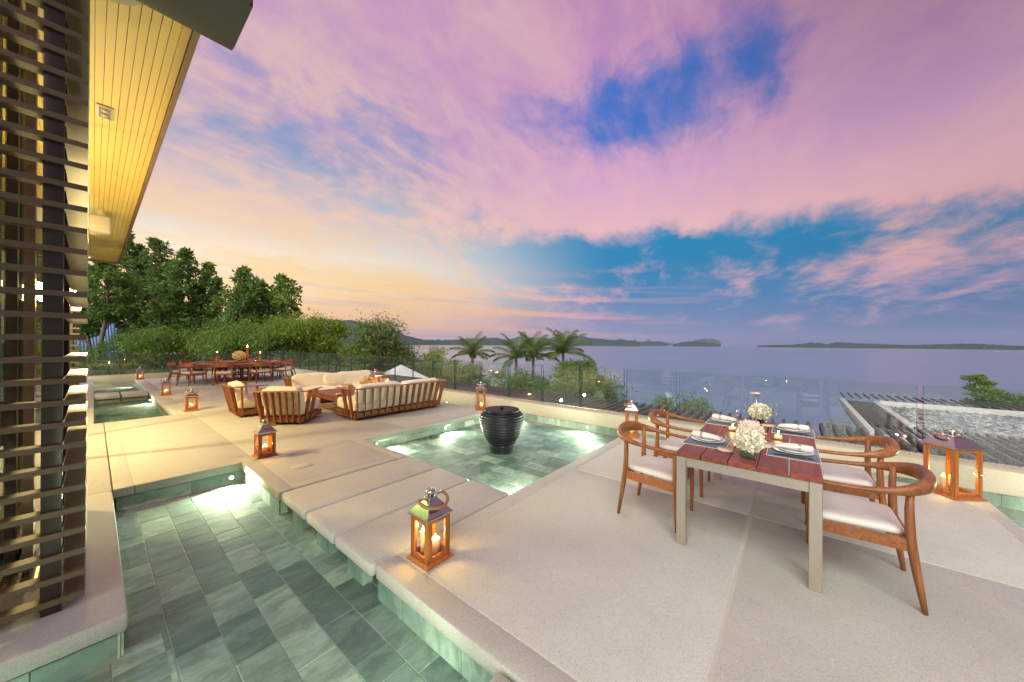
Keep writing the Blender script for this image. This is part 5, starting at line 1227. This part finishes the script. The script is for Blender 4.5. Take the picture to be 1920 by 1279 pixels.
for i, (x, y, lb) in enumerate(((3.30, .425, 'near the glass cube vase'), (4.60, .20, 'near the far flower ball'), (3.66, .17, 'beside the coral'))):
    c = part('coaster', 'bread', None, lambda b: b.lathe([(.055, 0), (.062, .005), (.060, .016), (.0, .018)], n=24)); c.location = (x, y, TZ); tag(c, 'pale round coaster ' + lb, 'coaster', 'round coasters')
wine('short stemless glass on the coaster near the glass cube vase', (3.30, .425, TZ + .0185), .12, .045)
# ------------------------------------------------------------------ coffee table setting
CZ = .3955; cx0, cy0 = 4.32, 8.6
flower_bowl('golden lit flower bunch on the coffee table', (4.45, 8.42, CZ), 'blossom_gold', .16, ('wine_glass', .09), 5, 420, .035)
flower_bowl('low golden flower bunch beside the glasses on the coffee table', (4.02, 8.55, CZ), 'blossom_gold', .11, ('wine_glass', .04), 6, 300, .03)
def hurricane(label, x, y, r, hh, ch_):
    o = empty('hurricane_glass', (x, y, CZ)); tag(o, label, 'candle holder', 'hurricane glasses on the coffee table')
    part('cylinder', 'lantern_glass', o, lambda b: b.lathe([(r, 0), (r, hh)], n=24, caps=False)); part('rim', 'rope', o, lambda b: b.lathe([(r - .004, hh), (r + .004, hh), (r + .004, hh + .012), (r - .004, hh + .012), (r - .004, hh)], n=24, caps=False))
    c = part('wax', 'wax', o, lambda b: b.lathe([(r * .66, 0.002), (r * .66, ch_), (0, ch_ - .01)], n=20)); part('flame', 'flame', o, lambda b: b.lathe([(0, ch_), (.009, ch_ + .012), (.005, ch_ + .03), (0, ch_ + .042)], n=10)); point_light('hurricane_light', (0, 0, ch_ + .03), 5, (1, .58, .18), .015, o)
hurricane('tall hurricane glass with candle on the coffee table', 4.98, 8.36, .095, .36, .22); hurricane('shorter hurricane glass with candle on the coffee table', 4.80, 8.22, .085, .26, .15); hurricane('hurricane glass behind the golden flowers', 4.62, 8.72, .085, .32, .18)
l = place(P_short, (4.78, 8.62, CZ), 20, 'small wooden lantern among the candles on the coffee table', 'lantern', GLN); l.name = 'lantern'
for i, (x, y, lb) in enumerate(((3.72, 8.52, 'by the dish'), (3.86, 8.20, 'nearest the slatted sofa back'), (4.05, 8.90, 'toward the pillow sofa'))): wine('champagne glass on the coffee table ' + lb, (x, y, CZ), .19, .03, group='champagne glasses on the coffee table', name='champagne_glass')
d_ = empty('snack_dish', (3.66, 8.12, CZ)); tag(d_, 'small wooden dish with yellow snacks on the coffee table', 'dish')
part('tray', 'teak', d_, lambda b: b.cbox((-.14, -.07, 0), (.14, .07, .018), .006)); part('snacks', 'blossom_gold', d_, lambda b: [b.lathe([(.022, 0), (.025, .012), (.0, .028)], (random.uniform(-.1, .1), random.uniform(-.04, .04), .0185), 8) for _ in range(12)])
# ------------------------------------------------------------------ round table setting
flower_bowl('golden flower bunch on the lazy susan of the round table', (RT.x + .05, RT.y - .05, .8005), 'blossom_gold', .21, ('urn_glaze', .10), 8, 420, .05)
for i in range(10):
    a = R(-78 + 36 * i); x, y = RT.x + 1.33 * math.cos(a), RT.y + 1.33 * math.sin(a)
    p = part('plate', 'porcelain', None, lambda b: b.lathe([(.09, 0), (.15, .02), (.15, .024), (.08, .01), (0, .01)], n=24)); p.location = (x, y, .7505); tag(p, 'white plate on the round table in front of one of its chairs', 'plate', 'plates around the round table')
    x2, y2 = RT.x + 1.10 * math.cos(a + .16), RT.y + 1.10 * math.sin(a + .16); wine('large wine glass on the round table beside a plate', (x2, y2, .7505), .25, .05, group='wine glasses around the round table')
for i, (dx, dy, hh) in enumerate(((-.62, .25, .38), (.34, .02, .62), (.66, -.52, .36))):
    o = empty('candle_stand', (RT.x + dx, RT.y + dy, .8005)); tag(o, ('low amber candle stand on the house side of the lazy susan', 'tall amber candle stand beside the golden flowers', 'amber candle stand on the sea side of the lazy susan')[i], 'candle stand')
    part('stem', 'lantern_wood', o, lambda b: b.lathe([(.08, 0), (.08, .015), (.05, .03), (.045, hh * .8), (.10, hh * .9), (.11, hh * .92), (0, hh * .92)], n=16)); part('flame', 'flame', o, lambda b: b.lathe([(0, hh * .925), (.014, hh * .97), (.008, hh * 1.05), (0, hh * 1.1)], n=8)); point_light('stand_light', (0, 0, hh * 1.15), 4, (1, .6, .2), .02, o)
